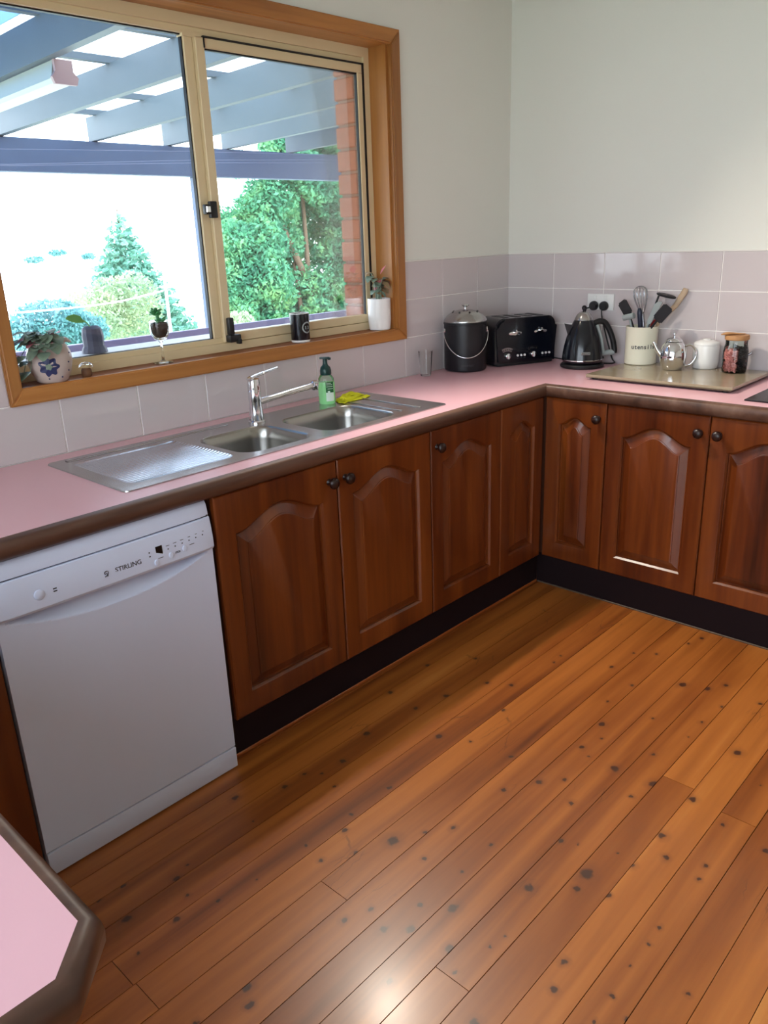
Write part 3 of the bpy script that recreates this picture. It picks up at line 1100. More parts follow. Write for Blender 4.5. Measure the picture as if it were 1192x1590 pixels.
# recessed ribbed drainer
bm = B()
nr = 22
y0_, y1_ = DR[2], DR[3]
n_ = nr * 8
prev = None
for i in range(n_ + 1):
    y = y0_ + (y1_ - y0_) * i / n_
    edge = min(y - y0_, y1_ - y) / .012
    dpt = min(1, edge) * .004
    z = ZT - dpt + (.0013 * (0.5 + .5 * cos(2 * pi * i / 8)) if edge > 1.2 else 0)
    xs = [DR[0], DR[0] + .012, DR[1] - .012, DR[1]]
    ins = 0.03 - math.sqrt(max(0, .03 ** 2 - max(0, .03 - min(y - y0_, y1_ - y)) ** 2))
    xs = [DR[0] + ins, DR[0] + .012 + ins, DR[1] - .012 - ins, DR[1] - ins]
    rw = [bm.verts.new((xs[0], y, ZT)), bm.verts.new((xs[1], y, z)), bm.verts.new((xs[2], y, z)), bm.verts.new((xs[3], y, ZT))]
    if prev:
        for k in range(3): bm.faces.new((prev[k], prev[k + 1], rw[k + 1], rw[k]))
    prev = rw
link('drainer', bm, M['steelp'], sk, 60)
for b4 in BW:
    bm = B()
    layers = [(0, 0), (.003, -.0015), (.007, -.008), (.012, -.04), (.02, -.135), (.028, -.148), (.045, -.156)]
    rings = []
    for ins, dz in layers:
        rings.append([bm.verts.new((x, y, ZT + dz)) for x, y in rrect(b4[0] + ins, b4[1] - ins, b4[2] + ins, b4[3] - ins, max(.02, .062 - ins * .5), 8)])
    for a, b in zip(rings, rings[1:]):
        for i in range(len(a)):
            j = (i + 1) % len(a)
            bm.faces.new((a[i], a[j], b[j], b[i]))
    bm.faces.new(rings[-1])
    bo = link('bowl', bm, M['steeld'], sk, 50)
    link('drain', lathe(B(), [(.04, 0), (.038, .003), (.03, .002), (.028, -.001), (0, -.001)], ((b4[0] + b4[1]) / 2, (b4[2] + b4[3]) / 2, ZT - .1555), 24), M['chrome'], bo, 50)
# pressed ridges behind the drainer and right of the bowls
bm = B()
tube(bm, [(-2.40, -.118, ZT), (-2.08, -.118, ZT), (-1.83, -.118, ZT)], .009, 10, ry=.35)
link('ridge', bm, M['steel'], sk, 60)
bm = B()
box(bm, (-1.335, -.47, ZT - .001), (-1.325, -.2, ZT + .003), .0014)
box(bm, (-1.255, -.49, ZT - .001), (-1.245, -.13, ZT + .003), .0014)
link('ridge', bm, M['steel'], sk, 60)

# ---- mixer tap
tp = thing('mixer_tap', (-1.746, -.170, TOP), 'chrome mixer tap with a flat lever behind the small bowl', 'tap')
TX, TY = -1.746, -.178
bd = link('tap_body', lathe(B(), [(0, .002), (.029, .002), (.029, .007), (.025, .011), (.0235, .04), (.0215, .075), (.022, .078), (.022, .112), (.0212, .113), (.0212, .115), (.022, .116), (.0215, .140), (.0195, .150), (0, .152)], (TX, TY, TOP + .0015), 28), M['chrome'], tp, 35)
sp_ = link('spout', tube(B(), smoothpts([(TX + .012, TY - .004, .972), (TX + .05, TY - .014, .978), (-1.60, -.215, .992), (-1.528, -.236, 1.002)], 6), [.0110] * 7 + [.0098] * 12, 14), M['chrome'], tp, 50)
link('aerator', lathe(B(), [(0, -.014), (.0115, -.014), (.013, -.012), (.0135, .004), (.0145, .012), (.011, .017), (0, .018)], (-1.524, -.237, 1.000), 20), M['chrome'], sp_, 40)
lv = B()
pr = [(TX - .020, TY - .003, 1.052), (TX + .0, TY - .004, 1.060), (TX + .045, TY - .012, 1.070), (-1.664, TY - .034, 1.081)]
tube(lv, smoothpts(pr, 5), [.0165] * 4 + [.013] * 6 + [.0095] * 6, 12, ry=.38)
link('lever', lv, M['chrome'], tp, 50)

# ---- soap bottle
sb = thing('soap_bottle', (-1.388, -.146, TOP), 'green liquid soap pump bottle with a dark green top behind the large bowl', 'bottle')
SBX, SBY = -1.389, -.150
rot = Matrix.Rotation(math.radians(-47), 4, 'Z')
link('bottle', lathe(B(), [(0, 0), (.028, 0), (.031, .004), (.031, .075), (.030, .082), (0, .083)], (SBX, SBY, ZT), 32, mtx=rot, sy=.66), M['soap'], sb, 50)
link('shoulder', lathe(B(), [(.030, .0835), (.0285, .095), (.022, .106), (.014, .111), (.013, .114)], (SBX, SBY, ZT), 32, mtx=rot, sy=.7), M['soapclear'], sb, 50)
pm = link('pump', lathe(B(), [(0, .108), (.020, .108), (.021, .112), (.021, .124), (.018, .136), (.010, .144), (.0085, .152), (.0085, .166), (0, .166)], (SBX, SBY, ZT), 28), M['pump'], sb, 45)
hm = Matrix.Translation((SBX, SBY, ZT + .166)) @ Matrix.Rotation(math.radians(-47), 4, 'Z')
link('pump_head', box(box(B(), (-.020, -.008, 0), (.018, .008, .007), .0025, mtx=hm), (.010, -.005, -.004), (.022, .005, .005), .002, mtx=hm), M['pump'], pm, 40)
lr = Vector((cos(math.radians(-47)), sin(math.radians(-47)), 0))
ln = Vector((lr.y, -lr.x, 0))


def label_patch(cx, cy, z0, z1, a0, a1, rx, ry, rotm, mt, name, parent, n=10, off=.0004):
    bm = B()
    pr_ = None
    for k in range(n + 1):
        a = math.radians(a0 + (a1 - a0) * k / n)
        v = rotm @ Vector(((rx + off) * cos(a), (ry + off) * sin(a), 0))
        cur_ = [bm.verts.new((cx + v.x, cy + v.y, z0)), bm.verts.new((cx + v.x, cy + v.y, z1))]
        if pr_: bm.faces.new((pr_[0], cur_[0], cur_[1], pr_[1]))
        pr_ = cur_
    return link(name, bm, mt, parent, 60)


rot3 = rot.to_3x3()
label_patch(SBX, SBY, ZT + .044, ZT + .086 - .003, -92, -34, .031, .0205, rot3, M['labelg'], 'label', sb)
label_patch(SBX, SBY, ZT + .012, ZT + .044, -92, -34, .031, .0205, rot3, M['labelw'], 'label', sb)
for k, (zz, a0, a1) in enumerate(((.078, -88, -55), (.073, -88, -45), (.066, -88, -40), (.058, -80, -40))):
    label_patch(SBX, SBY, ZT + zz - .0008, ZT + zz + .0008, a0, a1, .031, .0205, rot3, M['labelw'], 'label_line', sb, off=.0008)
label_patch(SBX, SBY, ZT + .036, ZT + .050, -80, -64, .031, .0205, rot3, M['labelw'], 'label_flower', sb, off=.0009)

# ---- yellow cloth
bm = B()
nu, nv = 26, 16
gr = []
for layer in range(3):
    g = []
    A = Vector((-1.352 + .006 * layer, -.150, 0)); ax = Vector((.165 - .02 * layer, .018 + .012 * layer, 0)); ay = Vector((-.012, -.062 + .008 * layer, 0))
    for j in range(nv + 1):
        r_ = []
        for i in range(nu + 1):
            u, v = i / nu, j / nv
            q = A + ax * u + ay * v + Vector((.004 * sin(9 * v + layer), .006 * sin(7 * u + 2 * layer), 0))
            e = min(u, 1 - u, v, 1 - v)
            z = ZT + .0016 + layer * .0055 + min(1, e / .12) * (.004 + .0022 * sin(11 * u + 5 * v + layer * 2) + .0018 * sin(17 * v - 6 * u + layer))
            r_.append(bm.verts.new((q.x, q.y, z)))
        g.append(r_)
    for j in range(nv):
        for i in range(nu):
            bm.faces.new((g[j][i], g[j][i + 1], g[j + 1][i + 1], g[j + 1][i]))
    bot = bm.verts.new(((A + ax * .5 + ay * .5).x, (A + ax * .5 + ay * .5).y, ZT + .001 + layer * .005))
    ring = g[0] + [r_[-1] for r_ in g[1:]] + g[-1][::-1][1:] + [r_[0] for r_ in g[::-1][1:-1]]
    for i in range(len(ring)): bm.faces.new((ring[i], ring[(i + 1) % len(ring)], bot))
cl = link('dish_cloth', bm, M['cloth'], None, 60)
tag(cl, 'folded yellow cloth lying on the back rim of the sink', 'cloth')

# ================================================================== COUNTER OBJECTS
# glass tumbler
gt = link('tumbler', lathe(B(), [(0, 0), (.021, 0), (.023, .003), (.031, .106), (.0315, .108), (.030, .106), (.0215, .008), (0, .007)], (-.712, -.062, TOP), 32), M['glass'], None, 50)
tag(gt, 'empty clear glass tumbler left of the black canister', 'glass')

# compost bucket
BX, BY = -.492, -.112
cb = thing('compost_bucket', (BX, BY, TOP), 'black lidded compost bucket with a steel dome lid and wire handle', 'bucket')
link('bucket', lathe(B(), [(0, .002), (.086, .002), (.093, .006), (.094, .012), (.0955, .205), (.098, .207), (.098, .214), (.0955, .216), (0, .216)], (BX, BY, TOP), 48), M['blackmat'], cb, 40)
lid = link('lid', lathe(B(), [(.0965, .2165), (.0965, .222), (.092, .229), (.080, .243), (.058, .258), (.030, .266), (.010, .268), (0, .268)], (BX, BY, TOP), 48), M['steel'], cb, 40)
for k in range(8):
    a = 2 * pi * k / 8 + .2
    link('vent_hole', lathe(B(), [(0, .0012), (.0042, .0012), (.0042, -.001), (0, -.001)], (BX + .058 * cos(a), BY + .058 * sin(a), TOP + .2585), 10, mtx=Matrix.Rotation(.45, 4, Vector((-sin(a), cos(a), 0)))), M['gasket'], lid)
link('lid_knob', lathe(B(), [(.006, .267), (.006, .276), (.016, .283), (.018, .287), (.014, .290), (0, .291)], (BX, BY, TOP), 24), M['chrome'], lid, 40)
vw = Vector((.68, -.73, 0)).normalized()
fw = Vector((-.73, -.68, 0)).normalized()
cB = Vector((BX, BY, 0))
hl = [cB + (vw * cos(a) * .098 + fw * (.020 + .086 * sin(a))) + Vector((0, 0, 1.075 - .108 * sin(a))) for a in [pi * k / 24 for k in range(25)]]
link('wire_handle', tube(B(), hl, .0022, 8), M['chrome'], cb, 60)
for s in (-1, 1):
    q = cB + vw * s * .096 + fw * .018 + Vector((0, 0, 1.08))
    link('handle_stud', lathe(B(), [(0, 0), (.013, 0), (.013, .004), (.006, .008), (0, .009)], q, 18, mtx=face_mtx((0, 0, 0), vw.cross(Vector((0, 0, 1))) * s, (0, 0, 1)).to_3x3().to_4x4()), M['chrome'], cb, 40)
textobj('lettering', 'COMPOST', .012, face_mtx(cB + fw * .0945 + Vector((0, 0, .93)), vw, (0, 0, 1)), M['ink'], cb)

# toaster
tA = Vector((-.386, -.206, 0)); tB = Vector((-.094, -.338, 0))
tr = (tB - tA).normalized(); tn = Vector((tr.y, -tr.x, 0))   # tn points to the room
ts = thing('toaster', tuple((tA + tB) / 2 - tn * .1 + Vector((0, 0, TOP))), 'black four-slot toaster with chrome levers between bucket and kettle', 'toaster')
TM = Matrix((tr, -tn, Vector((0, 0, 1)))).transposed().to_4x4()
TM.translation = tA + Vector((0, 0, TOP))
TWD, TDP, THT = .322, .172, .216
t = bmesh.new()
rc = .046
prof_t = [(0, .010), (TWD, .010)]
for k in range(9):
    a = pi / 2 * k / 8
    prof_t.append((TWD - rc + rc * cos(a), THT - rc + rc * sin(a)))
for k in range(9):
    a = pi / 2 + pi / 2 * k / 8
    prof_t.append((rc + rc * cos(a), THT - rc + rc * sin(a)))
prism(t, [(x, 0, z) for x, z in prof_t], (0, TDP, 0))
bmesh.ops.bevel(t, geom=[e for e in t.edges if abs(e.verts[0].co.y - e.verts[1].co.y) < 1e-6], offset=.013, segments=4, affect='EDGES')
bmesh.ops.transform(t, matrix=TM, verts=t.verts)
tb = link('body', t, M['black'], ts, 35)
link('base', box(B(), (.012, .010, .001), (TWD - .012, TDP - .010, .014), .004, mtx=TM), M['blackpl'], ts, 40)
for k in range(4):
    x = .070 + k * .0605
    link('slot', box(B(), (x - .014, .030, THT - .0015), (x + .015, TDP - .030, THT + .0012), .001, 1, mtx=TM), M['gasket'], tb)
for k in range(2):
    x = .098 + k * .135
    lvp = link('lever_plate', lathe(B(), [(0, 0), (.034, 0), (.034, .002), (.030, .004), (0, .005)], seg=28, mtx=TM @ face_mtx((x, 0, .148), (1, 0, 0), (0, 0, 1)), sy=.30), M['chrome'], ts, 40)
    link('lever', box(box(B(), (x - .010, -.018, .149), (x + .010, -.002, .158), .003, mtx=TM), (x - .003, -.016, .155), (x + .003, -.002, .166), .002, mtx=TM), M['chrome'], lvp, 40)
    xd = .058 + k * .135
    # arc scale
    bm = B(); pr_ = None
    for q in range(9):
        a = math.radians(62 + 56 * q / 8)
        p1 = TM @ Vector((xd + .046 * cos(a), -.0008, .024 + .046 * sin(a)))
        p2 = TM @ Vector((xd + .062 * cos(a), -.0008, .024 + .062 * sin(a)))
        c_ = [bm.verts.new(p1), bm.verts.new(p2)]
        if pr_: bm.faces.new((pr_[0], c_[0], c_[1], pr_[1]))
        pr_ = c_
    sc_ = link('dial_scale', bm, M['whisk'], ts)
    for q in range(5):
        a = math.radians(68 + 11 * q)
        link('scale_mark', box(B(), (xd + .053 * cos(a) - .0022, -.0014, .024 + .053 * sin(a) - .0026), (xd + .053 * cos(a) + .0022, -.0009, .024 + .053 * sin(a) + .0026), mtx=TM), M['gasket'], sc_)
    dl = link('dial', lathe(B(), [(0, 0), (.0135, 0), (.0125, .012), (.010, .014), (0, .014)], seg=24, mtx=TM @ face_mtx((xd, 0, .048), (1, 0, 0), (0, 0, 1))), M['chrome'], ts, 40)
    link('pointer', box(B(), (xd - .003, -.017, .036), (xd + .003, -.0135, .060), .001, 1, mtx=TM), M['whiteplastic'], dl)
    for q in range(3):
        xb = .113 + k * .133 + q * .0185
        bt_ = link('button', lathe(B(), [(0, 0), (.0052, 0), (.0052, .004), (0, .005)], seg=14, mtx=TM @ face_mtx((xb, 0, .047), (1, 0, 0), (0, 0, 1))), M['whiteplastic'], ts, 40)
        link('caption', box(B(), (xb - .005, -.0010, .033), (xb + .005, -.0004, .0355), mtx=TM), M['ink'], bt_)
link('cord', tube(B(), smoothpts([TM @ Vector((TWD - .02, TDP * .5, .022)), TM @ Vector((TWD + .018, .02, .012)), (-.055, -.385, .9075), (-.035, -.43, .906), (-.025, -.50, .91)], 6), .003, 8), M['blackpl'], ts, 60)

# kettle
KX, KY = -.166, -.518
kt = thing('kettle', (KX, KY, TOP), 'black conical kettle with steel collar on its round base', 'kettle')
kc = Vector((KX, KY, TOP))
hd = Vector((.68, -.73, 0)).normalized()
kn = Vector((-.73, -.68, 0)).normalized()
link('power_base', lathe(B(), [(0, .0), (.088, .0), (.095, .004), (.096, .011), (.090, .018), (.070, .021), (0, .021)], kc, 48), M['blackpl'], kt, 40)
kb = link('body', lathe(B(), [(0, .022), (.078, .022), (.086, .026), (.0875, .034), (.089, .036), (.087, .060), (.081, .095), (.071, .135), (.058, .172), (.046, .198), (.041, .206), (0, .2065)], kc, 48), M['black'], kt, 40)
link('steel_ring', lathe(B(), [(.0885, .033), (.0900, .0345), (.0900, .038), (.0883, .0395)], kc, 48), M['chrome'], kb, 40)
kl = link('lid', lathe(B(), [(.041, .2066), (.040, .211), (.033, .226), (.022, .238), (.014, .242), (0, .243)], kc, 40), M['steel'], kt, 40)
link('lid_knob', lathe(B(), [(.007, .241), (.006, .247), (.0095, .252), (.011, .258), (.0095, .264), (.005, .268), (0, .269)], kc, 20), M['black'], kl, 50)
hpts = [kc + hd * .046 + Vector((0, 0, .190)), kc + hd * .068 + Vector((0, 0, .198)), kc + hd * .090 + Vector((0, 0, .194)), kc + hd * .108 + Vector((0, 0, .172)), kc + hd * .130 + Vector((0, 0, .125)), kc + hd * .142 + Vector((0, 0, .075)), kc + hd * .141 + Vector((0, 0, .058))]
link('handle', tube(B(), smoothpts(hpts, 5), .0125, 12), M['blackpl'], kt, 60)
link('lower_grip', tube(B(), [kc + hd * .141 + Vector((0, 0, .060)), kc + hd * .11 + Vector((0, 0, .060)), kc + hd * .078 + Vector((0, 0, .054))], .0125, 12), M['greyut'], kt, 60)
link('water_gauge', tube(B(), smoothpts([kc + hd * .056 + kn * .012 + Vector((0, 0, .184)), kc + hd * .075 + kn * .012 + Vector((0, 0, .135)), kc + hd * .090 + kn * .012 + Vector((0, 0, .062))], 5), .0085, 10), M['greyut'], kt, 60)
sp1 = kc - hd * .040 + Vector((0, 0, .150))
spb = B()
s1 = [kc - hd * .050 - kn * .016 + Vector((0, 0, .185)), kc - hd * .050 + kn * .016 + Vector((0, 0, .185)), kc - hd * .068 + kn * .002 + Vector((0, 0, .140)), kc - hd * .085 + kn * .004 + Vector((0, 0, .194)), kc - hd * .085 - kn * .004 + Vector((0, 0, .194))]
V5 = [spb.verts.new(v) for v in s1]
for f in ((0, 2, 1), (1, 2, 3), (0, 4, 2), (2, 4, 3), (0, 1, 3), (0, 3, 4)): spb.faces.new([V5[i] for i in f])
link('spout', spb, M['blackpl'], kt)
bdg = face_mtx(kc - hd * .006 + kn * .0868 + Vector((0, 0, .070)), hd, Vector((0, 0, 1)) - kn * .15)
bgo = link('badge', box(B(), (-.020, -.006, -.002), (.020, .006, .0012), .0010, 1, mtx=bdg), M['whisk'], kb)
textobj('lettering', "DēLonghi".replace('ē', 'e'), .0085, bdg @ Matrix.Translation((0, 0, .0014)), M['ink'], bgo)
sw = link('switch', box(B(), (-.008, -.006, -.004), (.008, .004, .012), .002, mtx=face_mtx(kc + hd * .092 + Vector((0, 0, .040)), kn, (0, 0, 1))), M['blackpl'], kt)
link('cord', tube(B(), smoothpts([kc + hd * .08 + Vector((.03, 0, .008)), (-.04, -.61, .9075), (-.016, -.585, .925), (-.020, -.560, 1.00), (-.030, -.536, 1.09), (-.032, -.530, 1.128), (-.030, -.531, 1.145)], 6), .0032, 8), M['blackpl'], kt, 60)

# wall outlet with two plugs
ol = thing('power_outlet', (-.012, -.513, 1.17), 'white double power outlet on the tiles behind the kettle', 'outlet')
link('plate', box(B(), (-.0165, -.578, 1.1345), (-.0075, -.448, 1.206), .002), M['whiteplastic'], ol, 40)
for y in (-.486, -.540):
    link('switch', box(B(), (-.0195, y - .008, 1.182), (-.0160, y + .008, 1.198), .001, 1), M['whitecer'], ol)
for y, lab in ((-.486, 'left'), (-.536, 'right')):
    pg = link('plug', lathe(B(), [(0, 0), (.019, 0), (.021, .004), (.0205, .016), (.016, .024), (0, .025)], seg=24, mtx=face_mtx((-.0168, y, 1.154), (0, -1, 0), (0, 0, 1))), M['blackpl'], None, 40)
    tag(pg, 'round black plug in the %s socket of the double outlet' % lab, 'plug')
    if lab == 'left':
        link('cord', tube(B(), smoothpts([(-.034, -.484, 1.152), (-.036, -.468, 1.146), (-.034, -.452, 1.136), (-.024, -.445, 1.08), (-.018, -.44, .96), (-.018, -.44, .9065)], 6), .0032, 8), M['blackpl'], pg, 60)

# stone board
brd = thing('stone_board', (-.22, -1.0, TOP), 'grey-beige stone chopping board under the canisters on the right worktop', 'board')
BZ = .922
bq = [(-.441, -.693), (-.431, -1.282), (-.020, -1.282), (-.020, -.693)]
bm = prism(B(), [(x, y, .912) for x, y in bq], (0, 0, BZ - .912))
link('slab', bm, M['glove'], brd)
for x, y in ((-.41, -.72), (-.41, -1.25), (-.05, -.72), (-.05, -1.25)):
    link('foot', lathe(B(), [(0, 0), (.012, 0), (.012, .012), (0, .012)], (x, y, TOP), 14), M['gasket'], brd)
link('edge_band', box(B(), (-.440, -1.281, .9085), (-.022, -.694, .9118)), M['boardedge'], brd)

# utensil canister
UX, UY = -.080, -.752
uc = thing('utensil_canister', (UX, UY, BZ), 'cream enamel canister lettered utensils, holding kitchen tools', 'canister')
link('can', lathe(B(), [(0, .001), (.063, .001), (.066, .004), (.067, .155), (.068, .157), (.068, .160), (.0655, .160), (.0645, .156), (.0635, .006), (0, .005)], (UX, UY, BZ), 48), M['cream'], uc, 40)
un = Vector((-.86, -.51, 0)).normalized()
ur = Vector((.51, -.86, 0)).normalized()
for i, ch in enumerate('utensils'):
    a = math.radians((i - 3.5) * 11.2 + 4)
    d = un * cos(a) + ur * sin(a)
    tdir = ur * cos(a) - un * sin(a)
    textobj('letter', ch, .026, face_mtx(Vector((UX, UY, BZ + .078)) + d * .0672, tdir, (0, 0, 1)), M['ink'], uc)


def utensil(name, label, cat):
    t_ = thing(name, (UX, UY, BZ + .01), label, cat, 'kitchen tools in the canister')
    return t_


bot = Vector((UX, UY, BZ + .01))


def blade(name, quad, th, mt, parent, slots=0):
    q = [Vector(p) for p in quad]
    n = (q[1] - q[0]).cross(q[3] - q[0]).normalized() * th
    bm = prism(B(), [p - n / 2 for p in q], n)
    bmesh.ops.bevel(bm, geom=[e for e in bm.edges if abs((e.verts[0].co - e.verts[1].co).normalized().dot(n.normalized())) > .9], offset=.006, segments=3, affect='EDGES')
    return link(name, bm, mt, parent)


u1 = utensil('spatula', 'black flat spatula leaning left in the canister', 'spatula')
blade('blade', [(-.085, -.668, 1.196), (-.085, -.634, 1.170), (-.080, -.672, 1.112), (-.080, -.704, 1.138)], .003, M['blackpl'], u1)
link('handle', tube(B(), [(-.078, -.690, 1.122), (-.078, -.715, 1.06), (-.075, -.735, .935)], .005, 8), M['blackpl'], u1)
u2 = utensil('whisk', 'steel wire balloon whisk standing tallest in the canister', 'whisk')
wb = Vector((-.075, -.748, 1.120)); wtp = Vector((-.068, -.722, 1.246))
ax = (wtp - wb); axn = ax.normalized(); pxv, pyv = frame_of(axn)
for k in range(6):
    a = pi * k / 6
    dd = pxv * cos(a) + pyv * sin(a)
    pts_ = []
    for q in range(21):
        t_ = q / 20
        th_ = pi * t_
        wdt_ = .040 * sin(th_) ** .8 * (1 if t_ <= .5 else 1)
        along = sin(pi * min(t_, 1 - t_)) if False else (1 - abs(2 * t_ - 1) ** 2.2)
        side = 1 if t_ < .5 else -1
        rad = .040 * (along ** .75) * (1 - along ** 6) ** .5 if along < 1 else 0
        pts_.append(wb + axn * (ax.length * along) + dd * side * rad)
    link('wire', tube(B(), pts_, .0013, 6), M['whisk'], u2, 60)
link('handle', tube(B(), [wb + axn * .012, wb - axn * .06, (-.078, -.757, .935)], [.008, .008, .007], 10), M['whisk'], u2, 60)
u3 = utensil('peeler', 'grey cylinder-ended tool low at the left of the canister', 'tool')
link('roller', tube(B(), [(-.115, -.680, 1.116), (-.115, -.728, 1.128)], .0125, 14), M['greyut'], u3, 60)
link('handle', tube(B(), [(-.112, -.705, 1.120), (-.105, -.722, 1.05), (-.095, -.74, .935)], .005, 8), M['greyut'], u3, 60)
u4 = utensil('knife_sharpener', 'navy handled tool upright in the middle of the canister', 'tool')
link('handle', tube(B(), smoothpts([(-.120, -.752, 1.160), (-.118, -.757, 1.12), (-.112, -.760, 1.06), (-.095, -.760, .935)], 4), [.006, .009, .011, .011, .0105, .0105, .01, .01, .01, .01, .009, .008, .008], 10), M['navy'], u4, 60)
u5 = utensil('potato_masher', 'black slotted masher head lying flat above the canister', 'masher')
mh = Vector((-.045, -.832, 1.203))
link('head', lathe(B(), [(0, 0), (.040, 0), (.043, .003), (.043, .006), (.038, .009), (0, .010)], mh, 24, mtx=Matrix.Rotation(.22, 4, Vector((1, 0, 0))), sx=.6), M['blackpl'], u5, 40)
link('handle', tube(B(), [(-.046, -.800, 1.206), (-.060, -.788, 1.15), (-.066, -.768, 1.06), (-.068, -.748, .935)], .0045, 8), M['blackpl'], u5, 60)
u6 = utensil('serving_spoon', 'pale grey slotted spoon handle leaning right in the canister', 'spoon')
link('handle', blade('shaft', [(-.098, -.846, 1.190), (-.098, -.812, 1.184), (-.100, -.776, 1.092), (-.100, -.794, 1.088)], .003, M['greyut'], u6).data and tube(B(), [(-.097, -.785, 1.094), (-.085, -.755, .935)], .005, 8), M['greyut'], u6, 60)
u7 = utensil('spatula', 'broad black spatula leaning right in the canister', 'spatula')
blade('blade', [(-.118, -.862, 1.184), (-.118, -.900, 1.156), (-.115, -.848, 1.096), (-.115, -.812, 1.126)], .003, M['blackpl'], u7)
link('handle', tube(B(), [(-.114, -.832, 1.112), (-.112, -.792, 1.06), (-.106, -.765, .94)], .005, 8), M['blackpl'], u7, 60)
u8 = utensil('scissors', 'dark red handled tool low at the right of the canister', 'tool')
link('handle', tube(B(), [(-.088, -.812, 1.106), (-.082, -.798, 1.09), (-.078, -.786, 1.05), (-.072, -.765, .935)], .0085, 10), M['red'], u8, 60)
u9 = utensil('wooden_spoon', 'long wooden spatula leaning far right against the tiles', 'spoon')
link('handle', tube(B(), [(-.022, -.905, 1.236), (-.024, -.901, 1.222), (-.028, -.868, 1.165), (-.038, -.804, 1.097), (-.050, -.775, .940)], [.011, .014, .0115, .008, .007], 12, ry=.45), M['woodut'], u9, 60)
u9.location = (UX, UY, BZ + .01)

# teapot
TPX, TPY = -.162, -.934
te = thing('teapot', (TPX, TPY, BZ), 'small polished steel teapot in front of the cream canister', 'teapot')
tc_ = Vector((TPX, TPY, BZ))
link('body', lathe(B(), [(0, .0), (.036, .0), (.040, .003), (.049, .022), (.0535, .048), (.0525, .072), (.046, .096), (.034, .113), (.026, .118), (0, .1185)], tc_, 40), M['chrome'], te, 50)
tl = link('lid', lathe(B(), [(.034, .1155), (.033, .119), (.024, .127), (.010, .132), (0, .1325)], tc_, 32), M['chrome'], te, 50)
link('lid_knob', lathe(B(), [(.003, .132), (.003, .138), (.007, .142), (.0075, .147), (.005, .151), (0, .152)], tc_, 16), M['chrome'], tl, 50)
hr = Vector((.50, -.866, 0)).normalized()
link('spout', tube(B(), smoothpts([tc_ - hr * .046 + Vector((0, 0, .058)), tc_ - hr * .062 + Vector((0, 0, .078)), tc_ - hr * .078 + Vector((0, 0, .108)), tc_ - hr * .082 + Vector((0, 0, .113))], 5), [.012, .0115, .011, .010, .009, .0085, .008, .0075, .007, .0068, .0066, .0064, .0062, .006, .006, .006], 12), M['chrome'], te, 60)
hp = [tc_ + hr * .046 + Vector((0, 0, .096)), tc_ + hr * .066 + Vector((0, 0, .100)), tc_ + hr * .086 + Vector((0, 0, .080)), tc_ + hr * .088 + Vector((0, 0, .050)), tc_ + hr * .070 + Vector((0, 0, .022)), tc_ + hr * .046 + Vector((0, 0, .013))]
link('handle', tube(B(), smoothpts(hp, 5), .0052, 10), M['chrome'], te, 60)

# sugar bowl
SGX, SGY = -.062, -1.030
sg = thing('sugar_canister', (SGX, SGY, BZ), 'white lidded ceramic canister behind the teapot handle', 'canister')
link('bowl', lathe(B(), [(0, 0), (.044, 0), (.049, .004), (.0515, .03), (.051, .090), (.0495, .096), (0, .097)], (SGX, SGY, BZ), 40), M['whitecer'], sg, 50)
link('lid', lathe(B(), [(.0505, .0965), (.0505, .101), (.046, .107), (.026, .114), (.016, .115), (.015, .119), (0, .120)], (SGX, SGY, BZ), 40), M['whitecer'], sg, 50)

# jar
JX, JY = -.108, -1.165
jr = thing('storage_jar', (JX, JY, BZ), 'glass jar half pink sweets half dark, with a wooden lid, rightmost on the board', 'jar')
jc = Vector((JX, JY, BZ))
link('glass', lathe(B(), [(0, 0), (.040, 0), (.0455, .004), (.048, .03), (.0475, .085), (.044, .102), (.0415, .112), (.0415, .128)], jc, 40), M['glassgreen'], jr, 50)
jn = Vector((.60, -.80, 0)).normalized()
rnd = random.Random(4)
bp_, bd_ = B(), B()
for i in range(1300):
    a = rnd.uniform(0, 2 * pi); rr_ = .0400 * math.sqrt(rnd.uniform(.12, 1)); z = rnd.uniform(.006, .098)
    q = Vector((rr_ * cos(a), rr_ * sin(a), z))
    if q.dot(jn) < -.002:
        if z > .088: continue
        ball(bp_, jc + q, .0042, 1)
    elif q.dot(jn) > .002:
        ball(bd_, jc + q, .0044, 1)
tag(link('pink_sweets', bp_, M['pinksalt'], jr), kind='stuff')
tag(link('dark_sweets', bd_, M['dark'], jr), kind='stuff')
link('divider', box(B(), (-.0415, -.0008, .003), (.0415, .0008, .108), mtx=face_mtx(jc, (0, 0, 1), (1, 0, 0)) if False else Matrix.Translation(jc) @ Matrix.Rotation(math.atan2(jn.y, jn.x) + pi / 2, 4, 'Z')), M['glassgreen'], jr)
jl = link('lid', lathe(B(), [(0, .1285), (.043, .1285), (.046, .131), (.0465, .142), (.044, .147), (0, .148)], jc, 40), M['cork'], jr, 40)
link('lid_grip', tube(B(), smoothpts([jc - jn * .062 + Vector((0, 0, .150)), jc - jn * .035 + Vector((0, 0, .1535)), jc + Vector((0, 0, .1515)), jc + jn * .03 + Vector((0, 0, .1505))], 5), [.005, .008, .011, .013, .014, .014, .013, .012, .011, .010, .009, .008, .007, .006, .005, .004], 10, ry=.4), M['cork'], jl, 60)
link('clasp', tube(B(), [jc + jn * .047 + Vector((0, 0, .066)), jc + jn * .060 + Vector((0, 0, .074))], [.004, .006], 10), M['whisk'], jr, 60)

# cooktop
ck = link('cooktop', box(B(), (-.535, -1.96, TOP + .0005), (-.085, -1.362, TOP + .006), .002), M['cook'], None, 40)
tag(ck, 'black glass cooktop set on the worktop at the right frame edge', 'cooktop')

# ================================================================== THINGS ON THE SILL
SZ = WZ0 - .0008
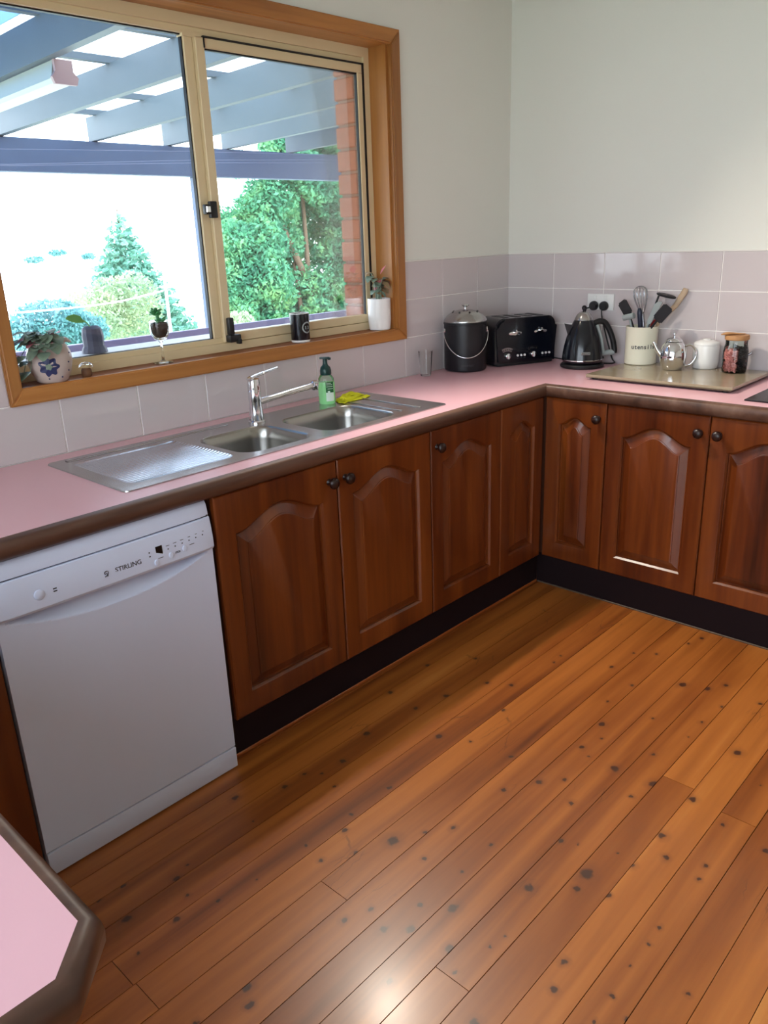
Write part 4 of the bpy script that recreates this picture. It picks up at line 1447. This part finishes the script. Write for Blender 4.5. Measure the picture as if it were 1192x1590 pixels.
# white pot and plant
wp = thing('potted_plant', (-.893, .034, SZ), 'pink and green leafed plant in a white pot, right end of the sill', 'plant')
pc_ = Vector((-.893, .034, SZ))
pot = link('pot', lathe(B(), [(0, 0), (.040, 0), (.044, .003), (.048, .040), (.048, .128), (.0455, .128), (.0445, .118), (0, .117)], pc_, 40), M['whitecer'], wp, 40)
link('soil', lathe(B(), [(.0445, .112), (0, .116)], pc_, 24), M['soil'], wp)


def leaf_mesh(bm, base, d, ln_, wd, droop=.3, n=6, fold=.15):
    d = Vector(d).normalized()
    sd_ = d.cross(Vector((0, 0, 1)))
    sd_ = sd_.normalized() if sd_.length > .05 else Vector((1, 0, 0))
    up = sd_.cross(d)
    pv = None
    for i in range(n + 1):
        t_ = i / n
        wv = wd * (sin(pi * (t_ * .92 + .04)) ** .8)
        c_ = Vector(base) + d * ln_ * t_ - Vector((0, 0, 1)) * droop * ln_ * t_ * t_
        a = bm.verts.new(c_ - sd_ * wv + up * fold * wv)
        b = bm.verts.new(c_)
        e = bm.verts.new(c_ + sd_ * wv + up * fold * wv)
        if pv:
            bm.faces.new((pv[0], pv[1], b, a)); bm.faces.new((pv[1], pv[2], e, b))
        pv = (a, b, e)


rnd = random.Random(11)
tops = []
for k in range(12):
    a = 2 * pi * k / 12 + rnd.uniform(-.2, .2)
    hgt = rnd.uniform(.05, .115)
    sprd = rnd.uniform(.01, .032)
    e = pc_ + Vector((cos(a) * sprd * 1.1, sin(a) * sprd * .7, .116 + hgt))
    link('stem', tube(B(), smoothpts([pc_ + Vector((cos(a) * .012, sin(a) * .012, .112)), (pc_ + e + Vector((0, 0, .116))) / 2, e], 3), .0017, 6), M['leafgrey'], wp, 60)
    tops.append((e, a))
for i, (e, a) in enumerate(tops):
    for j in range(3):
        aa = a + j * 1.2 + rnd.uniform(-.5, .5)
        bm = B()
        leaf_mesh(bm, e - Vector((0, 0, .012 * j)), (cos(aa), sin(aa) * .35 - .25, rnd.uniform(-.1, .6)), rnd.uniform(.032, .046), rnd.uniform(.014, .019), .7)
        link('leaf', bm, M['leafrose'] if (i * 2 + j) % 9 == 4 else (M['leafpink'] if (i + j) % 2 else M['leafgrey']), wp, 60)
bm = B()
leaf_mesh(bm, pc_ + Vector((.004, -.01, .225)), (.5, -.3, .9), .045, .014, .1)
link('leaf', bm, M['leafrose'], wp, 60)

# mug
mgc = Vector((-1.338, .035, SZ))
mg = thing('mug', tuple(mgc), 'black mug with a pale round emblem on the sill, behind the tap', 'mug')
mb = link('cup', lathe(B(), [(0, .001), (.033, .001), (.035, .004), (.036, .009), (.0375, .106), (.0375, .109), (.0345, .109), (.033, .100), (.031, .010), (0, .008)], mgc, 40), M['black'], mg, 40)
link('foot_ring', lathe(B(), [(.0345, .001), (.0362, .003), (.0366, .008), (.0358, .010)], mgc, 40), M['whitecer'], mb, 50)
link('rim', lathe(B(), [(.0378, .1068), (.0378, .1095), (.0342, .1095), (.0338, .1068)], mgc, 40), M['whitecer'], mb, 50)
mn = Vector((-.45, -.89, 0)).normalized(); mr_ = Vector((.89, -.45, 0))


def cylwrap(c, rad, u, v):
    a = u / rad
    return c + (mn * cos(a) + mr_ * sin(a)) * (rad + .0006) + Vector((0, 0, v))


def ring_mesh(r0, r1, cu, cv, n=28, arc=(0, 360)):
    bm = B(); pv = None
    for k in range(n + 1):
        a = math.radians(arc[0] + (arc[1] - arc[0]) * k / n)
        c_ = [bm.verts.new(cylwrap(mgc, .0370, cu + r * cos(a), cv + r * sin(a))) for r in (r0, r1)]
        if pv: bm.faces.new((pv[0], c_[0], c_[1], pv[1]))
        pv = c_
    return bm


link('emblem', ring_mesh(.0165, .0215, .020, .056), M['greyut'], mb)
bm = B()
for u0, u1, v0, v1 in ((-.009, .009, .002, .006), (-.009, .009, -.006, -.002), (-.009, -.005, -.002, .006), (.005, .009, -.006, .002)):
    vv = [bm.verts.new(cylwrap(mgc, .0370, .020 + a, .056 + b)) for a, b in ((u0, v0), (u1, v0), (u1, v1), (u0, v1))]
    bm.faces.new(vv)
link('emblem_mark', bm, M['greyut'], mb)
link('handle', tube(B(), smoothpts([mgc + Vector((.026, .024, .085)), mgc + Vector((.042, .036, .075)), mgc + Vector((.042, .036, .04)), mgc + Vector((.026, .024, .028))], 5), .0045, 8), M['black'], mg, 60)

# wine glass planter
wgc = Vector((-1.940, .046, SZ))
wg = thing('wine_glass', tuple(wgc), 'wine glass filled with soil and a small succulent on the sill', 'glass')
link('glass', lathe(B(), [(0, .001), (.033, .001), (.033, .003), (.012, .006), (.0045, .012), (.0035, .03), (.0035, .062), (.006, .070), (.020, .080), (.030, .096), (.0325, .114), (.031, .134), (.0295, .1395), (.0285, .139), (.030, .116), (.027, .098), (.018, .084), (0, .078)], wgc, 40), M['glass'], wg, 50)
link('soil', lathe(B(), [(0, .0795), (.017, .0855), (.0255, .099), (.0285, .116), (.0278, .130), (0, .132)], wgc, 28), M['soil'], wg, 50)
rnd = random.Random(3)
sc = link('succulent', tube(B(), smoothpts([wgc + Vector((-.004, 0, .128)), wgc + Vector((-.002, 0, .155)), wgc + Vector((-.006, 0, .178))], 4), .006, 10), M['succ'], wg, 60)
for k in range(14):
    a = 2.4 * k
    hz = .160 + .0022 * k if k < 8 else .134 + .002 * (k - 8)
    bx = -.006 if k < 8 else .008
    ball_b = B()
    q = wgc + Vector((bx + cos(a) * .011, sin(a) * .010, hz))
    t = bmesh.new()
    bmesh.ops.create_icosphere(t, subdivisions=2, radius=.011)
    rmx = Matrix.Rotation(a, 4, 'Z') @ Matrix.Rotation(-.6, 4, 'Y')
    for v in t.verts:
        v.co = rmx @ Vector((v.co.x * 1.0, v.co.y * .6, v.co.z * .38)) + q
    merge(ball_b, t)
    link('leaf', ball_b, M['succ'], sc, 60)

# ceramic plant pot
fgc = Vector((-2.335, .020, SZ))
fg = thing('potted_plant', tuple(fgc), 'grey-green trailing plant in a cream pot with a blue flower, left end of the sill', 'plant')
FS = 1.0
prof = [(0, .001), (.038, .001), (.044, .006), (.056, .030), (.063, .060), (.062, .085), (.054, .105), (.048, .112), (.050, .118), (.046, .118), (.044, .108), (0, .104)]
bm = lathe(B(), prof, fgc, 40)
link('pot', bm, M['potcer'], fg, 50)
fvr = Vector((.86, -.50, 0)); fvn = Vector((-.40, -.92, 0)).normalized()
fvr = Vector((-fvn.y, fvn.x, 0))


def on_pot(ang, z, off=.001):
    # radius of the pot at height z
    r = .0
    for (r0, z0), (r1, z1) in zip(prof, prof[1:]):
        if z0 <= z <= z1 and z1 > z0:
            r = r0 + (r1 - r0) * (z - z0) / (z1 - z0); break
    d = fvn * cos(ang) + fvr * sin(ang)
    return fgc + d * (r + off) + Vector((0, 0, z))


def flower(cang, cz, n, r0, mt, name):
    bm = B()
    cv = bm.verts.new(on_pot(cang, cz, .0016))
    ring = []
    for k in range(n * 6):
        a = 2 * pi * k / (n * 6)
        rr = r0 * (1 + .16 * cos(n * a))
        ring.append(bm.verts.new(on_pot(cang + rr * cos(a) / .06, cz + rr * sin(a), .0016)))
    for i in range(len(ring)): bm.faces.new((cv, ring[i], ring[(i + 1) % len(ring)]))
    return link(name, bm, mt, fg)


flower(-.1, .052, 7, .026, M['potblue'], 'painted_flower')
f2 = flower(-.1, .052, 5, .009, M['leafgrey'], 'painted_centre')
for v in f2.data.vertices: v.co += fvn * .0008
rnd = random.Random(8)
for a, z in ((.9, .06), (.95, .035), (.55, .018), (-.2, .016), (1.1, .085)):
    link('painted_dot', ball(B(), on_pot(a, z, 0), .0028, 1), M['potblue'], fg)
link('handle_spout', tube(B(), smoothpts([fgc + fvr * .035 + Vector((0, 0, .112)), fgc + fvr * .050 + Vector((0, 0, .120)), fgc + fvr * .067 + Vector((0, 0, .112))], 4), [.012, .014, .015, .015, .014, .012, .009, .006, .004], 12, ry=.6), M['potcer'], fg, 60)
link('soil', lathe(B(), [(.0445, .109), (0, .112)], fgc, 20), M['soil'], fg)
for k in range(46):
    u = rnd.random()
    a = rnd.uniform(-1.6, 1.0)
    rr = rnd.uniform(.012, .064)
    h = .122 + rnd.uniform(-.002, .028) - max(0, rr - .042) * 1.9
    if a < -.4 and rr > .04: h -= rnd.uniform(0, .07)
    d = fvn * cos(a) + fvr * sin(a) * 1.05 - fvr * .35
    q = fgc + d * rr + Vector((0, 0, h))
    if q.y > .076: q.y = .070
    if q.x < WX0 + .02: q.x = WX0 + .02
    stm = link('stem', tube(B(), smoothpts([fgc + Vector((0, 0, .105)), fgc + d * rr * .5 + Vector((0, 0, .128)), q], 3), .0012, 5), M['leafgrey'], fg, 60)
    bm = B()
    dd = Vector((d.x, d.y * .8, rnd.uniform(-.5, .35)))
    leaf_mesh(bm, q, dd, rnd.uniform(.030, .042), rnd.uniform(.016, .022), .3, fold=.25)
    link('leaf', bm, M['leafgrey'] if k % 9 else M['leafrose'], fg, 60)

# small glass mushroom ornament
mc = Vector((-2.226, .022, SZ))
ms = thing('glass_mushroom', tuple(mc), 'tiny glass mushroom ornament with a brown base beside the cream pot', 'ornament')
link('stalk', lathe(B(), [(0, 0), (.013, 0), (.016, .006), (.015, .020), (.012, .026), (0, .027)], mc, 20), M['brown'], ms, 50)
link('cap', lathe(B(), [(0, .0275), (.020, .0275), (.022, .030), (.017, .038), (.008, .043), (0, .044)], mc, 24), M['glass'], ms, 50)

# dark stone figure planter outside the pane
bc = Vector((-2.085, .225, 1.156))
bu = thing('stone_planter', tuple(bc), 'dark stone planter with one bright leaf outside the left pane', 'planter')
link('planter', lathe(B(), [(0, 0), (.042, 0), (.040, .012), (.034, .022), (.035, .055), (.031, .078), (.022, .086), (.016, .083), (0, .082)], bc, 12), M['stone'], bu, 25)
bm = B()
vv = [bm.verts.new(bc + Vector(q)) for q in ((-.020, 0, .100), (-.034, -.004, .122), (-.056, -.006, .130), (-.076, -.004, .126), (-.084, 0, .118), (-.070, .002, .108), (-.045, .002, .100))]
bm.faces.new(vv)
bmesh.ops.extrude_face_region(bm, geom=list(bm.faces))
for v in vv: v.co.y += .002
link('leaf', bm, M['leaf'], bu, 60)
link('stem', tube(B(), [bc + Vector((0, 0, .078)), bc + Vector((-.014, -.003, .098)), bc + Vector((-.026, -.005, .107))], .002, 6), M['leaf'], bu)

# ================================================================== CEILING LAMP (above the window, out of frame)
lx, ly, lz = -1.235, -.145, 2.33
lt = thing('ceiling_light', (lx, ly, CEIL), 'small ceiling spotlight hanging just above the window, aimed into the room', 'light')
link('rose', lathe(B(), [(0, 0), (.045, 0), (.045, -.012), (.010, -.016), (.008, -.05), (0, -.05)], (lx, ly, CEIL), 28), M['whiteplastic'], lt, 40)
aim = Vector((.0, -1.15, -1)).normalized()
la_ = face_mtx((lx, ly, lz), aim.cross(Vector((1, 0, 0))), aim.cross(aim.cross(Vector((1, 0, 0)))))
axm = aim.to_track_quat('Z', 'Y').to_matrix().to_4x4()
link('housing', lathe(B(), [(0, -.075), (.026, -.075), (.032, -.065), (.036, 0), (.032, 0), (.028, -.012), (0, -.012)], (lx, ly, lz), 24, mtx=axm), M['whiteplastic'], lt, 40)
link('lens', lathe(B(), [(0, -.0115), (.027, -.0115), (.026, -.007), (0, -.005)], (lx, ly, lz), 24, mtx=axm), M['lamp'], lt, 40)
ld = bpy.data.lights.new('lamp_light', 'SPOT')
ld.energy = LAMP_POWER
ld.shadow_soft_size = .025
ld.spot_size = math.radians(107)
ld.spot_blend = 1.0
ld.color = (1, .90, .76)
lo_ = bpy.data.objects.new('lamp_light', ld)
COL.objects.link(lo_)
lo_.location = Vector((lx, ly, lz)) + aim * .03
lo_.rotation_euler = aim.to_track_quat('-Z', 'Y').to_euler()

# ================================================================== VERANDAH
pg = thing('pergola', (0, 3.04, 1.95), 'blue-grey verandah frame with rafters and clear roof sheets outside the window', 'pergola')
link('beam', box(B(), (-7, 3.0, 1.947), (4.5, 3.09, 2.145), .004, 1), M['beampaint'], pg)
link('post', box(B(), (.325, 3.0, -1.0), (.405, 3.08, 1.946), .003, 1), M['beampaint'], pg)
link('post', box(B(), (-4.2, 3.0, -1.0), (-4.12, 3.08, 1.946), .003, 1), M['beampaint'], pg)
link('post', box(B(), (4.3, 3.0, -1.0), (4.38, 3.08, 1.946), .003, 1), M['beampaint'], pg)
RX = [-5.95, -5.35, -4.73, -4.11, -3.49, -2.87, -2.26, -1.665, -1.055, -.43, .142, .655, 1.29, 1.9, 2.5, 3.1, 3.7]
ang = (2.222 - 2.147) / 2.74
for x in RX:
    q = [(x - .022, .245, 2.222), (x - .022, 3.06, 2.147), (x - .022, 3.06, 2.292), (x - .022, .245, 2.367)]
    link('rafter', prism(B(), q, (.045, 0, 0)), M['pergola'], pg)
    # steel bracket on the beam
    link('bracket', box(B(), (x + .0235, 2.98, 2.15), (x + .0265, 3.0, 2.26)), M['rope'], pg)
for y in (.5, 1.05, 1.62, 2.35, 2.93):
    z = 2.367 - (y - .245) * ang
    link('roof_batten', box(B(), (-7, y - .02, z), (4.5, y + .02, z + .03)), M['pergola'], pg)


def corr(x0, x1, mt, name):
    bm = B()
    n = int((x1 - x0) / .019)
    pv = None
    for i in range(n + 1):
        x = x0 + (x1 - x0) * i / n
        dz = .008 * sin(2 * pi * x / .076)
        c_ = [bm.verts.new((x, .245, 2.409 + dz)), bm.verts.new((x, 3.25, 2.409 - 3.005 * ang + dz))]
        if pv: bm.faces.new((pv[0], c_[0], c_[1], pv[1]))
        pv = c_
    link(name, bm, mt, pg, 80)


edges_ = [-7, -6.2, -5.4, -4.6, -3.8, -3.3, -2.5, -1.69, -.9, -.1, .7, 1.5, 2.3, 3.1, 3.9, 4.5]
for a_, b_ in zip(edges_, edges_[1:]):
    corr(a_, b_ + .03, M['roofblue'] if (-3.4 < a_ < -2.0 or a_ > .6) else M['roofclear'], 'roof_sheet')
# fluorescent batten under a rafter
fl = thing('batten_light', (-1.6, 1.9, 2.18), 'white fluorescent batten light fixed under a verandah rafter', 'light')
TZ = 2.222 - (1.04 - .245) * ang
link('diffuser', prism(B(), [(-1.66, 1.048, TZ - .085), (-1.58, 1.048, TZ - .085), (-1.57, 1.048, TZ - .070), (-1.585, 1.048, TZ - .004), (-1.655, 1.048, TZ - .004), (-1.67, 1.048, TZ - .070)], (0, 1.25, -1.25 * ang)), M['batten'], fl)
link('end_cap', prism(B(), [(-1.665, 1.03, TZ - .092), (-1.572, 1.03, TZ - .092), (-1.562, 1.03, TZ - .066), (-1.582, 1.03, TZ - .045), (-1.582, 1.03, TZ - .003), (-1.658, 1.03, TZ - .003), (-1.658, 1.03, TZ - .045), (-1.675, 1.03, TZ - .066)], (0, .017, 0)), M['battencap'], fl)
# clothes wires along the beam
for (z0, z1, y) in ((2.065, 2.143, 2.93), (1.975, 2.105, 2.88), (1.965, 2.075, 2.84)):
    wv = link('clothes_line', tube(B(), [(-7, y, z0 - .02 if False else z0), (-1.1, y, z0), (.26, y, (z0 * .45 + z1 * .55)), (1.8, y, z1), (4, y, z1 + .02)], .0018, 6), M['rope'], pg)
# railing
rl = thing('railing', (0, 3.04, 0), 'mauve-grey verandah railing below the beam', 'railing')
link('top_rail', box(B(), (-7, 2.945, .805), (4.5, 2.995, .862), .004, 1), M['rail'], rl)
link('bottom_rail', box(B(), (-7, 2.95, .12), (4.5, 2.99, .16)), M['rail'], rl)
x = -6.9
while x < 4.4:
    link('baluster', box(B(), (x, 2.96, .16), (x + .02, 2.98, .805)), M['rail'], rl)
    x += .13
dk = struct('trim_3', box(B(), (-7, .24, -.16), (4.5, 3.1, -.06)), M['deck'])
# bracket with pegs near the post
# ================================================================== GARDEN
gm = B()
gv = []
xs_ = [-60, -20, -8, 0, 8, 16, 30, 60, 120]
ys_ = [3.15, 5, 8, 12, 18, 26, 40, 70, 130]
import mathutils.noise as mn_
for y in ys_:
    rw = []
    for x in xs_:
        z = -1.0 - .09 * (y - 3) + (0.004 * max(0, y - 26) ** 1.35) + .2 * mn_.noise(Vector((x * .1, y * .1, 0)))
        rw.append(gm.verts.new((x, y, z)))
    gv.append(rw)
for a, b in zip(gv, gv[1:]):
    for i in range(len(a) - 1): gm.faces.new((a[i], a[i + 1], b[i + 1], b[i]))
struct('trim_4', gm, M['lawn'])
struct('trim_5', box(B(), (-60, -60, -1.2), (XL - .13, 3.15, -1.0)), M['lawn'])


def foliage(name, blobs, n, size, mt, parent, seed, shell=.55, flat=0.0):
    """leaf cards scattered through overlapping ellipsoids: blobs = (cx, cy, cz, rx, ry, rz)"""
    rd = random.Random(seed)
    vols = [b[3] * b[4] * b[5] for b in blobs]
    verts, faces = [], []
    for _ in range(n):
        b = rd.choices(blobs, vols)[0]
        while True:
            p = Vector((rd.uniform(-1, 1), rd.uniform(-1, 1), rd.uniform(-1, 1)))
            l = p.length
            if l < 1 and l > shell * rd.random(): break
        c = Vector((b[0] + p.x * b[3], b[1] + p.y * b[4], b[2] + p.z * b[5]))
        d = Vector((rd.gauss(0, 1), rd.gauss(0, 1), rd.gauss(0, 1) * (1 - flat))).normalized()
        e = d.cross(Vector((rd.gauss(0, 1), rd.gauss(0, 1), rd.gauss(0, 1)))).normalized()
        s = size * rd.uniform(.6, 1.4)
        k = len(verts)
        verts += [c - d * s, c - e * s * .5, c + d * s, c + e * s * .5]
        faces.append((k, k + 1, k + 2, k + 3))
    me = bpy.data.meshes.new(name)
    me.from_pydata(verts, [], faces)
    me.materials.append(mt)
    o = bpy.data.objects.new(name, me)
    COL.objects.link(o)
    put(o, parent)
    o['kind'] = 'stuff'
    return o


rd = random.Random(21)
# broad-leaved tree filling the right pane
bt = thing('broadleaf_tree', (9.6, 12.8, -1.9), 'dense green leafy tree filling the right window pane', 'tree')
blobs = []
for k in range(110):
    x = rd.uniform(8.75, 13.0)
    z = rd.uniform(-1.9, 4.3 if x > 9.6 else 2.4)
    blobs.append((x, 13.6 + rd.uniform(-.8, .8), z, rd.uniform(.45, .8), rd.uniform(.4, .7), rd.uniform(.4, .7)))
blobs += [(8.3, 13.2, 1.5, .45, .5, .5), (8.1, 13.0, -.3, .45, .5, 1.0), (8.3, 13.2, .6, .5, .6, .9), (8.6, 13.2, 3.1, .4, .4, .3)]
foliage('foliage', blobs, 190000, .062, M['treeleaf'], bt, 5)
for q in (((10.6, 13.2, -2.4), (10.6, 13.3, 0), (10.9, 13.7, 3.0)), ((10.6, 13.2, .1), (10.1, 13.5, 1.6), (9.7, 13.8, 3.0)), ((10.0, 13.0, -2.4), (10.1, 13.1, -.6), (10.3, 13.5, 1.0))):
    link('trunk', tube(B(), smoothpts(q, 4), [.11 - .009 * i for i in range(9)], 8), M['bark'], bt, 60)

# conifer
cf = thing('conifer', (12.3, 25.0, -2.4), 'tall pale conifer beyond the railing in the left pane', 'tree')
blobs = []
for k in range(60):
    t_ = k / 59
    z = -1.6 + t_ * 4.2
    rr = (1 - t_) * 2.3 + .10
    a = k * 2.4
    for j in range(2):
        aa = a + j * 3.1
        blobs.append((12.25 + cos(aa) * rr * .6, 25 + sin(aa) * rr * .6, z - .12 * rr, rr * .45 + .06, rr * .45 + .06, .09 + .05 * rr))
foliage('foliage', blobs, 16000, .11, M['pineleaf'], cf, 6, .2, .4)
link('trunk', tube(B(), [(12.3, 25, -3.2), (12.25, 25, 0), (12.2, 25, 2.75)], [.14, .09, .015], 8), M['bark'], cf, 60)
# rounded shrub left
for nm, lab, blobs, n, sz, mt_, seed in (
    ('rounded_tree', 'low rounded teal-green tree at the far left of the view', [(4.1, 14.0, .05, .8, .8, .45), (3.6, 14, -.25, .5, .6, .4), (4.7, 14, -.2, .6, .6, .4)], 7000, .05, M['bushleaf'], 31),
    ('loose_tree', 'pale loose tree right of the low rounded tree', [(6.1, 16, -.1, .9, .8, .7), (7.2, 16, .0, .7, .7, .9), (6.6, 16, .4, .5, .5, .4)], 7000, .05, M['paleleaf'], 32),
    ('sunlit_shrub', 'yellow-green sunlit shrub beside the verandah post', [(5.5, 9.6, -.25, .45, .4, .55), (5.2, 9.6, -.6, .35, .4, .5)], 6000, .04, M['paleleaf'], 33)):
    tt = thing(nm, (blobs[0][0], blobs[0][1], -1.9), lab, 'tree')
    foliage('foliage', blobs, n, sz, mt_, tt, seed)
    link('trunk', tube(B(), [(blobs[0][0], blobs[0][1], -2.6), (blobs[0][0] + .05, blobs[0][1], blobs[0][2])], [.07, .03], 8), M['bark'], tt, 60)
# white pole with cable
wpole = link('white_pole', tube(B(), [(5.6, 12, -2.5), (5.62, 12, 1.9)], [.035, .028], 10), M['building'], None, 60)
tag(wpole, 'slim white pole standing between the conifer and the verandah post', 'pole')
cbl = link('overhead_cable', tube(B(), smoothpts([(1.6, 12, .48), (2.9, 12, .44), (4.4, 12, .46), (5.55, 12, .60)], 4), .016, 6), M['building'], None, 60)
tag(cbl, 'pale overhead cable crossing in front of the low rounded tree', 'cable')
# low white building with a strip of windows
hb = thing('white_building', (4.6, 11, -1.8), 'low white building with a row of grey windows just above the railing', 'building')
link('wall', box(B(), (2.0, 10.6, -2.6), (6.2, 12.0 - .6, -.20)), M['building'], hb)
for k in range(7):
    link('window', box(B(), (3.15 + k * .33, 10.585, -.30), (3.35 + k * .33, 10.6, -.24)), M['buildwin'], hb)
# distant shrubs on the hillside
for i, (x, z) in enumerate(((10.5, .9), (11.8, 1.1), (13.5, .95), (15.4, .8))):
    tt = thing('hillside_tree', (x + 5, 40, z - 1.2), 'tiny faint tree on the bleached hillside at far left', 'tree', 'faint hillside trees')
    tt['label'] = ['leftmost faint tree patch on the bleached hillside', 'second faint tree patch from the left on the bleached hillside', 'faint hillside tree patch left of the conifer', 'faint hillside tree patch nearest the conifer'][i]
    foliage('foliage', [(x + 5.2, 40, z + .1 * (i % 2), .55 - .08 * i, .5, .16)], 250, .09, M['bushleaf'], tt, 50 + i)
    link('trunk', tube(B(), [(x + 5.2, 40, -4.6), (x + 5.2, 40, z)], [.05, .03], 6), M['lawn'], tt, 60)
